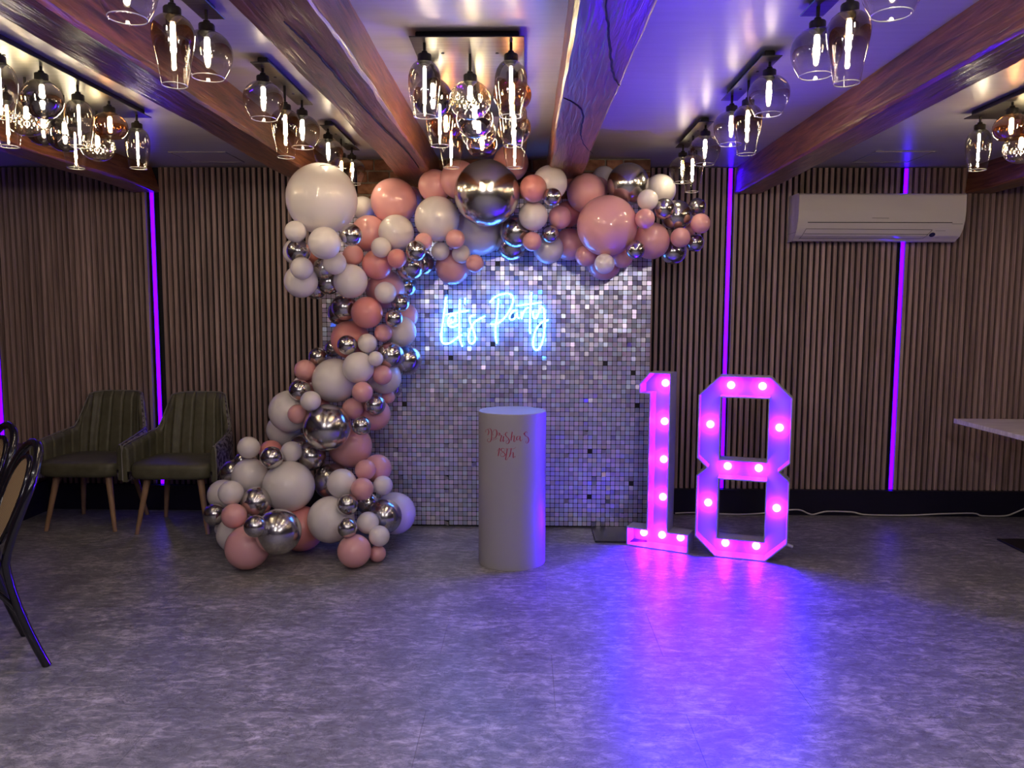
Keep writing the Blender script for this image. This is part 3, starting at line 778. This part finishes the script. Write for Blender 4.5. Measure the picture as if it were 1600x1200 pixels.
# ------------------------------------------------------------------ banquette
bq = thing('banquette', (-3.66, 4.0, 0), "brown leather banquette against the side wall beyond the bentwood chairs", 'bench')
Y0, Y1 = 1.2 - 4.0, WY - .027 - 4.0
MB().box((-.33, Y0 + .02, 0), (.31, Y1, .215)).build('plinth_base', 'skirt', bq)
MB().box((-.335, Y0, .22), (.335, Y1, .475)).build('seat', 'brownl', bq, smooth=40, bevel=.025, seg=3)
MB().box((-.338, Y0, .48), (-.20, Y1, .95)).build('backrest', 'brownl', bq, smooth=40, bevel=.03, seg=3)

# ------------------------------------------------------------------ armchairs
def armchair(loc, rz, label):
    o = thing('armchair', loc, label, 'chair', 'olive ribbed armchairs', rz)
    # local: front edge centre of the seat at origin, +y toward the back
    def plan(t):      # t in [-1, 1] : arm front -> back -> arm front
        a = abs(t); s = 1 if t >= 0 else -1
        key = [(0, .50), (.115, .498), (.20, .47), (.252, .395), (.268, .28), (.276, .15), (.280, .03)]
        q = a * (len(key) - 1); k = min(int(q), len(key) - 2); u = q - k
        p0, p1, p2, p3 = key[max(k - 1, 0)] if k else (-.115, .498), key[k], key[k + 1], key[min(k + 2, len(key) - 1)]
        cr = lambda i: .5 * (2 * p1[i] + (p2[i] - p0[i]) * u + (2 * p0[i] - 5 * p1[i] + 4 * p2[i] - p3[i]) * u * u + (3 * p1[i] - p0[i] - 3 * p2[i] + p3[i]) * u ** 3)
        return s * cr(0), cr(1)
    def top(t):
        a = abs(t)
        if a < .33: return .838 - .016 * (a / .33) ** 4
        if a < .485:
            u = (a - .33) / .155; return .822 - .217 * (u ** 1.5 * (2.5 - 1.5 * u))
        return .605 - .050 * (a - .485) / .515
    def pos(t, z, off):
        x, y = plan(t); e = .004
        x2, y2 = plan(min(t + e, 1)); x1, y1 = plan(max(t - e, -1))
        d = Vector((x2 - x1, y2 - y1)).normalized(); nrm = Vector((-d.y, d.x))      # points inward (toward seat)
        if nrm.dot(Vector((0, .2)) - Vector((x, y))) < 0: nrm = -nrm
        zz = max(0, z - .45); back = max(0, min(1, 1.6 - abs(t) * 2.6))
        x *= 1 - .10 * max(0, z - .55) / .28; y += zz * .20 * back
        return Vector((x + nrm.x * off, y + nrm.y * off, z))
    NT, NZ = 240, 10
    ins, outs = [], []
    for i in range(NT + 1):
        t = -1 + 2 * i / NT; zt = top(t); zb = .40; col = []
        x, y = plan(t)
        chn = abs(math.sin(PI * (t * 8.5 + .5)))
        rib = -.013 * (1 - chn) ** 5
        for j in range(NZ + 1):
            z = zb + (zt - zb) * j / NZ
            col.append(pos(t, z, .028 + rib - (.012 if j == NZ else 0)))
        col.append(pos(t, zt + .006, .008))
        ins.append(col)
        co = [pos(t, zt + .006, .008), pos(t, zt - .004, -.012)]
        for j in range(1, NZ + 1): co.append(pos(t, zt - (zt - .335) * j / NZ, -.016))
        co.append(pos(t, .335, .02)); co.append(pos(t, .40, .03))
        outs.append(co)
    mb = MB().grid(ins)
    mb.build('backrest', 'green', o, smooth=50)
    mb = MB().grid(outs); nv = len(outs[0])
    ne = len(mb.v)
    mb.build('outer_shell', 'pattern', o, smooth=60)
    # front ends of the arms
    for e in (0, NT):
        loop = ins[e] + outs[e][1:-1]
        MB().add(loop, [tuple(range(len(loop)))]).build('arm_end', 'green', o)
    pp = [pos(-1 + 2 * i / NT, top(-1 + 2 * i / NT) + .008, -.006) for i in range(NT + 1)]
    f0 = [pos(-1, .345 + (top(-1) - .345) * j / 6, -.012) for j in range(7)]; f1 = [pos(1, .345 + (top(1) - .345) * (6 - j) / 6, -.012) for j in range(7)]
    MB().tube([p + Vector((0, -.004, 0)) for p in f0[:-1]] + pp + [p + Vector((0, -.004, 0)) for p in f1[1:]], .0045, n=6).build('piping', 'piping', o, smooth=60)
    # seat cushion : rounded slab
    rings = []
    NA = 56
    for (sc, z) in ((.90, .352), (.97, .358), (1.0, .375), (1.0, .418), (.985, .436), (.93, .447), (.75, .453), (.4, .457), (.02, .458)):
        ring = []
        for k in range(NA):
            a = 2 * PI * k / NA; c, s = math.cos(a), math.sin(a); e = 2 / 5.0
            x = .262 * math.copysign(abs(c) ** e, c); y = .225 * math.copysign(abs(s) ** e, s)
            if s < 0: x *= 1.0; 
            else: x *= 1 - .10 * (y / .225)
            ring.append((x * sc, .222 + y * sc, z))
        rings.append(ring)
    mb = MB(); vs = [p for r in rings for p in r]; fs = []
    for i in range(len(rings) - 1):
        for k in range(NA): j = (k + 1) % NA; fs.append((i * NA + k, i * NA + j, (i + 1) * NA + j, (i + 1) * NA + k))
    fs.append(tuple(range(NA - 1, -1, -1))); fs.append(tuple((len(rings) - 1) * NA + k for k in range(NA)))
    mb.add(vs, fs).build('seat', 'green', o, smooth=50)
    for sx, fy, ty in ((-1, .035, .09), (1, .035, .09), (-1, .455, .38), (1, .455, .38)):
        MB().tube([(sx * .165, ty, .352), (sx * .222, fy, 0.0)], [.0215, .0125], n=14).build('leg', 'oak', o, smooth=40)
    return o
a1 = armchair((-2.826, 4.705, 0), 0.0, "olive ribbed armchair with wooden legs, beside the banquette")
a2 = copy_tree(a1, None, (-2.215, 4.66, 0)); a2.rotation_euler = (0, 0, .03)
a2['label'] = "olive ribbed armchair with wooden legs, between its twin and the balloon column"

# ------------------------------------------------------------------ bentwood cane chairs
def cane_mat():
    m, nt, b = mat('woven cane')
    tc = N(nt, 'ShaderNodeTexCoord'); ck = N(nt, 'ShaderNodeTexChecker'); ck.inputs['Scale'].default_value = 95
    nt.links.new(tc.outputs['Object'], ck.inputs[0]); ck.inputs[1].default_value = (.62, .44, .24, 1); ck.inputs[2].default_value = (.30, .18, .09, 1)
    nt.links.new(ck.outputs[0], b.inputs['Base Color']); b.inputs['Roughness'].default_value = .55
    return m
M['cane'] = cane_mat()
def bentwood(loc, rz, label):
    o = thing('bentwood_chair', loc, label, 'chair', 'black bentwood chairs with cane backs', rz)
    # local: +y is the rear, origin on the floor under the seat centre
    def yb(z):   # rear line of the back frame in profile
        if z < .44: return .175 + .115 * ((.44 - z) / .44) ** 1.5
        return .175 + .165 * ((z - .44) / .45) ** 1.25
    def hoop(w0, w1, ztop, zlow, off=0.0):
        L = []
        for i in range(9): z = zlow + (ztop - .17 - zlow) * i / 8; L.append((w0 + (w1 - w0) * i / 8, z))
        for i in range(1, 12): a = PI * i / 12; L.append((w1 * math.cos(a), ztop - .17 + .17 * math.sin(a)))
        for i in range(9): z = ztop - .17 - (ztop - .17 - zlow) * i / 8; L.append((-(w1 + (w0 - w1) * i / 8), z))
        return [Vector((x, yb(z) + off, z)) for x, z in L]
    fr = hoop(.165, .195, .865, .40)
    legs_l = [Vector((.165 + .03 * (1 - z / .40), yb(z), z)) for z in (0, .08, .16, .24, .32)]
    MB().tube(legs_l + fr + [Vector((-p.x, p.y, p.z)) for p in reversed(legs_l)], .0165, n=12).build('back_frame', 'bentwood', o, smooth=60)
    oval = []
    for i in range(40):
        a = 2 * PI * i / 40; z = .645 + .165 * math.sin(a); oval.append(Vector((.135 * math.cos(a) * (1 - .18 * math.sin(a) * -1 * .5), yb(z) - .004, z)))
    MB().tube(oval, .011, n=10, closed=True).build('inner_hoop', 'bentwood', o, smooth=60)
    c = sum(oval, Vector()) / 40
    vs = []; fs = []
    for rr in (1.0, .66, .33, .02):
        for p in oval: q = c + (p - c) * rr; vs.append(Vector((q.x, yb(q.z) - .006, q.z)))
    for k in range(3):
        for i in range(40): j = (i + 1) % 40; fs.append((k * 40 + i, k * 40 + j, (k + 1) * 40 + j, (k + 1) * 40 + i))
    fs.append(tuple(120 + i for i in range(40)))
    nb = len(vs); vs += [v + Vector((0, .004, 0)) for v in vs]; fs += [tuple(reversed([i + nb for i in f])) for f in fs]
    MB().add(vs, fs).build('cane_panel', 'cane', o, smooth=60)
    MB().lathe([(.19, .435), (.205, .43), (.208, .445), (.205, .462), (.19, .468)], 48, c=(0, -.02, 0)).build('seat_ring', 'bentwood', o, smooth=50)
    MB().lathe([(.001, .438), (.19, .440), (.195, .455), (.185, .474), (.12, .482), (.001, .484)], 40, c=(0, -.02, 0)).build('seat', 'green', o, smooth=60)
    for sx in (-1, 1):
        MB().tube([(sx * .145, -.15, .44), (sx * .155, -.17, .30), (sx * .172, -.195, .14), (sx * .195, -.225, 0)], [.017, .0165, .015, .013], n=12).build('leg', 'bentwood', o, smooth=60)
        MB().tube(smoothpts([(sx * .172, yb(.22), .22), (sx * .165, .13, .34), (sx * .15, .02, .40), (sx * .152, -.10, .36), (sx * .158, -.172, .24)], 5), .010, n=10).build('side_brace', 'bentwood', o, smooth=60)
    return o
ft = (onz(60, 1035, 0), onz(42, 997, 0))
rdir = Vector((.72, .694, 0)); rz = math.atan2(-rdir.x, rdir.y)
mid_ = (ft[0] + ft[1]) / 2
b1 = bentwood((mid_.x + .015 - rdir.x * .29, mid_.y - rdir.y * .29, 0), rz, "black bentwood chair with cane back, nearer one at the frame edge")
b2 = copy_tree(b1, None, (-2.63, 3.28, 0)); b2.rotation_euler = (0, 0, rz + .10)
b2['label'] = "black bentwood chair with cane back, behind its twin and mostly out of frame"

# ------------------------------------------------------------------ table
TZ = .745; tc_ = onz(1490, 654, TZ)
tb = thing('table', (tc_.x + .65, tc_.y - .35, 0), "pale grained table with black base cut by the frame under the air conditioner", 'table')
MB().box((-.65, -.35, TZ - .028), (.65, .35, TZ)).build('table_top', 'tabletop', tb, bevel=.003, seg=2)
fc = onz(1557, 841, .012)
bx = fc.x - tb.location.x; by = fc.y - tb.location.y
MB().box((bx, by - .42, 0), (bx + .42, by, .012)).build('base_plate', 'black', tb, bevel=.003, seg=1)
MB().lathe([(.038, .012), (.038, TZ - .028)], 24, c=(bx + .21, by - .21, 0)).build('column', 'black', tb, smooth=40)

# ------------------------------------------------------------------ balloons
BALLOONS = [
(-1.094,4.165,1.999,0.1875,'W',"huge cream balloon, the biggest white one, topping the corner of the arch"),
(-1.006,4.790,2.036,0.0700,'W',"cream balloon peeping out behind the huge cream one, below the brickwork"),
(-0.789,4.652,2.054,0.1373,'P',"large peach pink balloon between the huge cream one and the garland, under the bricks"),
(-0.712,4.816,2.106,0.0660,'P',"dusky pink balloon mostly hidden behind the large peach one under the bricks"),
(-0.515,4.497,1.936,0.1290,'W',"large white balloon between the peach one and the biggest silver one"),
(-0.534,4.553,2.130,0.0951,'P',"dusky pink balloon tucked under the slanting beam, nearer the corner of two there"),
(-0.386,4.497,2.156,0.1091,'P',"dusky pink balloon partly covered by the biggest silver balloon, under the centre lights"),
(-1.209,4.066,1.817,0.0561,'W',"small white balloon touching the underside of the huge cream one on the slat side"),
(-1.239,4.216,1.727,0.0635,'S',"small silver balloon in front of a white one at the outer edge of the corner"),
(-1.287,4.343,1.733,0.0751,'W',"white balloon half hidden behind the small silver one at the outer corner edge"),
(-1.050,4.040,1.755,0.0844,'W',"medium white balloon directly below the huge cream balloon"),
(-0.922,4.090,1.802,0.0578,'S',"small silver balloon just under the huge cream one, beside a salmon balloon"),
(-0.935,4.630,1.864,0.1077,'P',"large salmon balloon behind the small silver one, under the huge cream balloon"),
(-0.756,4.527,1.859,0.1037,'W',"medium cream balloon in front of the salmon one, below the large peach balloon"),
(-0.822,4.400,1.763,0.0577,'W',"small cream balloon on the lower edge of the medium cream one"),
(-0.997,4.469,1.725,0.0595,'P',"small pink balloon directly below the topmost small silver one of the corner"),
(-1.050,4.251,1.665,0.0633,'W',"small white balloon overlapping a dark silver one in the middle of the corner"),
(-1.134,4.337,1.642,0.0616,'S',"dark silver balloon half covered by a small white one in the corner"),
(-1.204,4.151,1.631,0.0604,'W',"small white balloon sitting on the lowest white one of the outer corner edge"),
(-1.246,4.275,1.567,0.0920,'W',"medium white balloon hanging lowest at the outer edge of the corner"),
(-1.232,4.523,1.538,0.0668,'S',"shadowed silver balloon behind the lowest white one of the outer corner edge"),
(-1.136,4.445,1.571,0.0733,'S',"dark silver balloon wedged between two medium white ones at the corner's underside"),
(-0.993,4.372,1.572,0.0963,'W',"medium white egg-shaped balloon above the bright coral one, where corner meets column"),
(-0.863,4.491,1.671,0.0878,'P',"medium coral balloon below a small cream one at the middle of the corner"),
(-0.731,4.393,1.701,0.0546,'P',"small coral balloon next to a silver one, below the medium cream balloon"),
(-0.618,4.359,1.742,0.0572,'S',"small silver balloon with bluish rim beside the medium cream one"),
(-0.585,4.429,1.798,0.0511,'P',"small pink balloon behind a silver one, near the large white balloon of the garland"),
(-0.680,4.550,1.670,0.0834,'S',"medium silver balloon with a cyan rim facing the sequin wall, below a small silver one"),
(-0.627,4.686,1.692,0.0712,'S',"silver balloon glowing blue behind the cyan-rimmed one, closest to the sequins"),
(-0.748,4.772,1.560,0.0761,'S',"silver balloon lit bright blue, below the cyan-rimmed one at the head of the column"),
(-0.843,4.627,1.534,0.1164,'P',"lilac-lit pink balloon behind a small white one at the head of the column"),
(-0.808,4.440,1.509,0.0632,'W',"small white balloon above two small silver ones near the head of the column"),
(-1.229,4.445,1.717,0.0477,'P',"coral balloon showing as a sliver between silver and white ones of the corner"),
(-0.280,4.716,1.893,0.1488,'W',"white balloon glowing pale blue beneath the biggest silver balloon"),
(-0.404,4.430,1.814,0.0549,'P',"small salmon balloon on a bluish white one, above the neon L"),
(-0.504,4.572,1.756,0.0536,'W',"small lilac-white balloon over the pink hanging balloon, nearer the corner of two"),
(-0.381,4.567,1.740,0.0551,'W',"small lilac-white balloon below the small salmon one over the neon sign"),
(-0.299,4.537,1.683,0.0525,'P',"small pink balloon with bright rim, outermost of the bunch above the neon sign"),
(-0.444,4.683,1.668,0.1035,'P',"lilac pink balloon hanging lowest over the word Let's"),
(-0.218,4.328,2.055,0.1812,'S',"biggest silver balloon, hanging in mid garland under the centre light fitting"),
(-0.091,4.537,2.258,0.1023,'P',"dusky pink balloon above and behind the biggest silver one, under the centre lights"),
(0.037,4.339,2.082,0.0761,'P',"small orange-pink balloon beside the biggest silver one"),
(0.131,4.427,2.126,0.0992,'W',"large white balloon behind the orange-pink one, under the broad beam"),
(0.142,4.316,2.034,0.0500,'S',"small silver balloon beside the orange-pink one, upper of two near the garland centre"),
(0.039,4.437,1.945,0.0829,'W',"medium white balloon below the orange-pink one"),
(0.194,4.521,1.948,0.0672,'P',"small pink balloon between two small silver ones in mid garland"),
(0.250,4.731,1.992,0.0789,'P',"coral balloon behind the small pink one in mid garland"),
(0.140,4.495,1.849,0.0507,'S',"small silver balloon below the small pink one, lower of two near the garland centre"),
(0.034,4.453,1.803,0.0551,'P',"small pink balloon below the medium white one, above the word Party"),
(0.132,4.624,1.777,0.0901,'W',"white balloon glowing blue at the bottom of the garland, above the word Party"),
(0.262,4.744,1.813,0.0967,'P',"lilac-lit pink balloon behind the biggest pink one, above the sign's end"),
(-0.060,4.536,1.868,0.0932,'S',"silver balloon with cyan lower rim under the biggest silver one"),
(-0.087,4.658,1.800,0.0916,'S',"silver balloon lit cyan, hanging lowest under the biggest silver one"),
(0.354,4.622,2.100,0.1153,'P',"large dusky pink balloon behind the biggest pink one, below the broad beam"),
(0.433,4.760,2.151,0.0670,'P',"pink balloon showing as a sliver between the large dusky pink and upper silver ones"),
(0.281,4.759,2.172,0.0533,'P',"coral balloon barely seen between a white and a large dusky pink one"),
(0.477,4.856,2.227,0.0736,'W',"white balloon hidden behind the upper silver one, in front of the bricks"),
(0.591,4.579,2.145,0.1222,'S',"large silver balloon in front of the bricks above the biggest pink one"),
(0.789,4.652,2.122,0.0940,'W',"large cream balloon beyond the bricks, next to the upper large silver one"),
(0.685,4.437,2.035,0.0593,'W',"small white balloon in front of the upper large silver one's lower edge"),
(0.462,4.472,1.894,0.1727,'P',"biggest pink balloon, in front of the sequin wall's top corner"),
(0.663,4.381,1.924,0.0555,'P',"small salmon balloon touching the biggest pink one, below a small white one"),
(0.785,4.483,1.993,0.0608,'S',"small silver balloon with violet underside in front of the large cream one"),
(0.879,4.591,1.968,0.0897,'S',"medium silver balloon at the free end of the garland"),
(1.008,4.650,2.025,0.0521,'S',"small silver balloon farthest up at the tip of the garland"),
(1.002,4.510,1.913,0.0571,'P',"small pink balloon at the very tip of the garland"),
(0.964,4.667,1.898,0.0465,'P',"pink balloon mostly hidden between silver and pink ones at the garland tip"),
(0.889,4.510,1.833,0.0572,'P',"small pink balloon below the medium silver one at the garland's free end"),
(0.988,4.580,1.809,0.0515,'S',"small silver balloon lowest at the very tip of the garland"),
(0.878,4.661,1.765,0.0762,'S',"blue-grey silver balloon hanging lowest at the free end of the garland"),
(0.732,4.572,1.820,0.1079,'P',"large pink balloon between the biggest pink one and the free end"),
(0.616,4.400,1.753,0.0528,'S',"small silver balloon between the two large pink ones over the sequin wall's edge"),
(0.352,4.596,1.733,0.0628,'P',"small pink balloon under the biggest pink one, on the neon sign's side"),
(0.445,4.419,1.676,0.0580,'W',"small lilac-white balloon at the centre of the bunch below the biggest pink one"),
(0.566,4.582,1.724,0.0625,'P',"small lilac pink balloon under the biggest pink one, on the far side from the sign"),
(0.472,4.701,1.698,0.1028,'P',"lilac pink balloon hanging lowest below the biggest pink one"),
(-1.065,4.517,1.425,0.0759,'S',"dark silver balloon beside the bright coral one at the top of the column"),
(-1.120,4.643,1.393,0.0755,'S',"dark silver balloon behind another silver one beside the bright coral balloon"),
(-0.919,4.455,1.395,0.0919,'P',"bright coral balloon at the top of the column"),
(-0.734,4.510,1.453,0.0533,'S',"small silver balloon on the sequin side of the column, upper of a pair"),
(-0.761,4.440,1.364,0.0509,'S',"small silver balloon on the sequin side of the column, lower of a pair"),
(-0.746,4.760,1.373,0.0818,'P',"lilac balloon with bright rim, behind the pale blue one against the sequins"),
(-0.749,4.619,1.282,0.0937,'W',"large white balloon lit pale blue, on the column's sequin side beside the neon L"),
(-0.834,4.503,1.276,0.0534,'P',"small pink balloon below the pair of small silver ones of the column"),
(-1.046,4.575,1.235,0.1149,'P',"large pink balloon below the bright coral one, on the column's slat side"),
(-1.027,4.412,1.209,0.0567,'S',"small silver balloon in front of the large pink one of the upper column"),
(-0.916,4.440,1.218,0.0562,'W',"small white balloon beside the small silver one on the large pink balloon"),
(-1.168,4.672,1.177,0.0556,'S',"silver balloon peeping out behind the large pink one toward the slats"),
(-1.247,4.601,1.128,0.0575,'S',"small silver balloon sticking out toward the slats halfway up the column"),
(-1.309,4.534,1.052,0.0638,'P',"small pink balloon sticking out toward the slats halfway up the column"),
(-0.796,4.510,1.145,0.0805,'S',"medium silver balloon in mid column, in front of a blue-rimmed silver one"),
(-0.735,4.721,1.105,0.0943,'S',"silver balloon with blue rim, farthest out toward the sequins in mid column"),
(-0.961,4.398,1.079,0.0914,'W',"medium white balloon merging with the large white one in mid column"),
(-0.851,4.351,1.134,0.0426,'W',"smallest white balloon, in front of the medium silver one in mid column"),
(-1.128,4.509,0.995,0.1312,'W',"large white balloon in the middle of the column"),
(-0.832,4.446,1.034,0.0573,'P',"small pink balloon below the smallest white one in mid column"),
(-0.850,4.609,1.008,0.1020,'W',"white balloon tinted blue behind a small pink one on the column's sequin side"),
(-0.830,4.752,0.926,0.0614,'S',"dark silver balloon below the blue-tinted white one, near the sequins"),
(-0.929,4.346,0.944,0.0595,'P',"small violet-pink balloon at the lower edge of the large white one"),
(-0.884,4.474,0.857,0.0631,'S',"small silver balloon beside two small pink ones in the lower column"),
(-1.014,4.474,0.833,0.0623,'P',"small pink balloon just above the biggest lower silver one"),
(-1.313,4.432,0.944,0.0616,'S',"small silver balloon on the upper edge of the white one above the armchairs' side"),
(-1.215,4.306,0.896,0.0575,'W',"small cream balloon between a small silver and a large silver in the lower column"),
(-1.314,4.383,0.810,0.0560,'P',"small salmon balloon in front of the large white one on the column's chair side"),
(-1.405,4.533,0.808,0.1247,'W',"large white balloon bulging toward the armchairs from the column"),
(-1.393,4.720,0.959,0.0419,'W',"white balloon seen as a sliver behind a small silver one on the column's chair side"),
(-1.300,4.649,0.954,0.0763,'P',"pink balloon mostly hidden behind the large white one in mid column"),
(-1.141,4.370,0.735,0.1356,'S',"large shiny silver balloon in the lower column, second biggest silver"),
(-0.931,4.318,0.754,0.0544,'S',"small silver balloon touching the large shiny one of the lower column"),
(-0.916,4.611,0.782,0.0999,'P',"large pink balloon behind two small silver ones, on the lower column's sequin side"),
(-0.839,4.670,0.881,0.0414,'P',"lilac balloon sliver below the dark silver one near the sequins"),
(-1.218,4.554,0.844,0.0458,'P',"coral balloon seen as a sliver above the large shiny silver one"),
(-1.494,4.680,0.671,0.1017,'W',"white balloon behind the one bulging toward the armchairs, lower in the column"),
(-1.058,4.588,0.587,0.1315,'P',"large pink balloon below the large shiny silver one"),
(-1.596,4.361,0.617,0.0631,'W',"small white balloon topping the floor cluster beside the armchairs"),
(-1.685,4.488,0.518,0.0428,'S',"silver balloon peeping from behind the small white top one beside the armchairs"),
(-1.777,4.588,0.421,0.0794,'S',"dark silver balloon behind a white one, next to the armchair's arm"),
(-1.511,4.495,0.568,0.0695,'P',"small coral balloon behind a small silver one atop the chair-side floor cluster"),
(-1.438,4.284,0.574,0.0629,'S',"small silver balloon in front of a coral one atop the chair-side floor cluster"),
(-1.363,4.409,0.585,0.0612,'W',"small white balloon in front of a dark silver one above the large cream one"),
(-1.368,4.604,0.573,0.0820,'S',"dark silver balloon behind the small white one, under the large shiny silver one"),
(-1.270,4.492,0.543,0.0846,'S',"medium silver balloon directly under the large shiny silver one"),
(-1.606,4.394,0.444,0.1031,'W',"medium white balloon below the small white top one of the chair-side cluster"),
(-1.364,4.347,0.394,0.1471,'W',"large cream balloon in the middle of the floor clusters"),
(-1.796,4.470,0.311,0.0910,'W',"white balloon behind a smaller white one at the chair-side edge of the base"),
(-1.636,4.180,0.392,0.0692,'W',"small white balloon above the pink one at the chair-side edge of the base"),
(-1.798,4.344,0.226,0.0634,'S',"small silver balloon farthest out toward the armchairs at the base"),
(-1.598,4.118,0.279,0.0684,'P',"small pink balloon between two silver ones at the chair-side base"),
(-1.510,4.221,0.331,0.0859,'S',"medium silver balloon below the medium white one at the chair-side base"),
(-1.401,3.897,0.284,0.0593,'S',"small silver balloon touching the large floor silver one"),
(-1.321,4.012,0.224,0.1221,'S',"large silver balloon low at the base, just off the floor"),
(-1.669,4.312,0.121,0.1054,'W',"white balloon low on the chair-side base, resting on a pink one"),
(-1.812,4.460,0.107,0.0375,'W',"white balloon sliver beneath the outermost silver one of the base"),
(-1.504,4.051,0.123,0.1187,'P',"large pink balloon resting on the floor at the chair side"),
(-1.304,4.382,0.135,0.1314,'P',"large coral balloon between the two floor clusters, behind the large silver one"),
(-1.154,4.508,0.389,0.1075,'S',"dark silver balloon behind a white one, between the two floor clusters"),
(-1.044,4.298,0.425,0.0837,'W',"medium white balloon at the top of the floor cluster by the sequins"),
(-0.923,4.369,0.489,0.0606,'P',"small pink balloon highest in the floor cluster by the sequins"),
(-0.878,4.499,0.471,0.0847,'P',"medium pink balloon behind the highest small pink one by the sequins"),
(-0.917,4.248,0.405,0.0642,'P',"small pink balloon between two white ones in the floor cluster by the sequins"),
(-0.825,4.383,0.395,0.0574,'W',"small white balloon at the outer edge of the sequin-side floor cluster"),
(-1.105,4.282,0.219,0.1333,'W',"large white balloon forming the middle of the sequin-side floor cluster"),
(-0.987,4.185,0.331,0.0600,'S',"small silver balloon on the large white one of the sequin-side cluster, upper one"),
(-0.930,4.453,0.270,0.0638,'S',"silver balloon beneath the small pink one of the sequin-side cluster"),
(-0.812,4.360,0.218,0.0999,'S',"medium silver balloon with blue highlight in the sequin-side cluster"),
(-0.788,4.565,0.182,0.1273,'W',"large lavender-white balloon nearest the foot of the sequin wall"),
(-0.963,4.076,0.230,0.0537,'S',"small silver balloon on the large white one of the sequin-side cluster, lower one"),
(-0.883,4.229,0.216,0.0624,'W',"small white balloon in front of the blue-lit silver one, upper of a pair"),
(-0.808,4.169,0.158,0.0583,'W',"small white balloon above the tiny pink one, lower of a pair near the floor"),
(-0.931,4.092,0.096,0.0918,'P',"medium salmon balloon resting on the floor in front of the sequin wall"),
(-0.823,4.188,0.052,0.0478,'P',"small pink balloon on the floor beside the medium salmon one"),
]

def balloon_mesh(k):
    pr = [(.0008, 1.0)]
    for i in range(1, 19):
        a = PI / 2 - PI * i / 20; r = math.cos(a); z = math.sin(a)
        pr.append((r * (1 - .02 * max(0, -z)), z * (1.0 if z > 0 else 1.06)))
    pr += [(.20, -1.06), (.085, -1.10), (.045, -1.15), (.07, -1.175), (.045, -1.195), (.075, -1.225), (.02, -1.22)]
    return MB().lathe(pr, 40).mesh('balloon', k, smooth=180)
BM = {k: balloon_mesh(k) for k in ('W', 'P', 'P2', 'S')}
SP = [Vector((-1.30, 4.75, .05)), Vector((-1.1, 4.8, .35)), Vector((-.95, 4.8, .8)), Vector((-.98, 4.82, 1.2)), Vector((-1.05, 4.8, 1.6)), Vector((-.8, 4.8, 1.95)), Vector((-.3, 4.85, 1.98)), Vector((.2, 4.85, 1.95)), Vector((.7, 4.9, 1.95)), Vector((1.0, 4.95, 1.9))]
CORAL = ('coral', 'salmon', 'orange')
for i, (x, y, z, r, k, lab) in enumerate(BALLOONS):
    c = Vector((x, y, z))
    kk = 'P2' if k == 'P' and any(w in lab for w in ('coral', 'orange')) else k
    o = link('balloon', BM[kk], None, c); o.scale = (r, r, r)
    best = min(((p0 + (p1 - p0) * max(0, min(1, (c - p0).dot(p1 - p0) / (p1 - p0).length_squared))) for p0, p1 in zip(SP, SP[1:])), key=lambda q: (q - c).length)
    d = (best + Vector((0, .12, 0)) - c).normalized()
    o.rotation_mode = 'QUATERNION'; o.rotation_quaternion = (-d).to_track_quat('Z', 'Y')
    tag(o, lab, 'balloon', 'balloons of the arch')
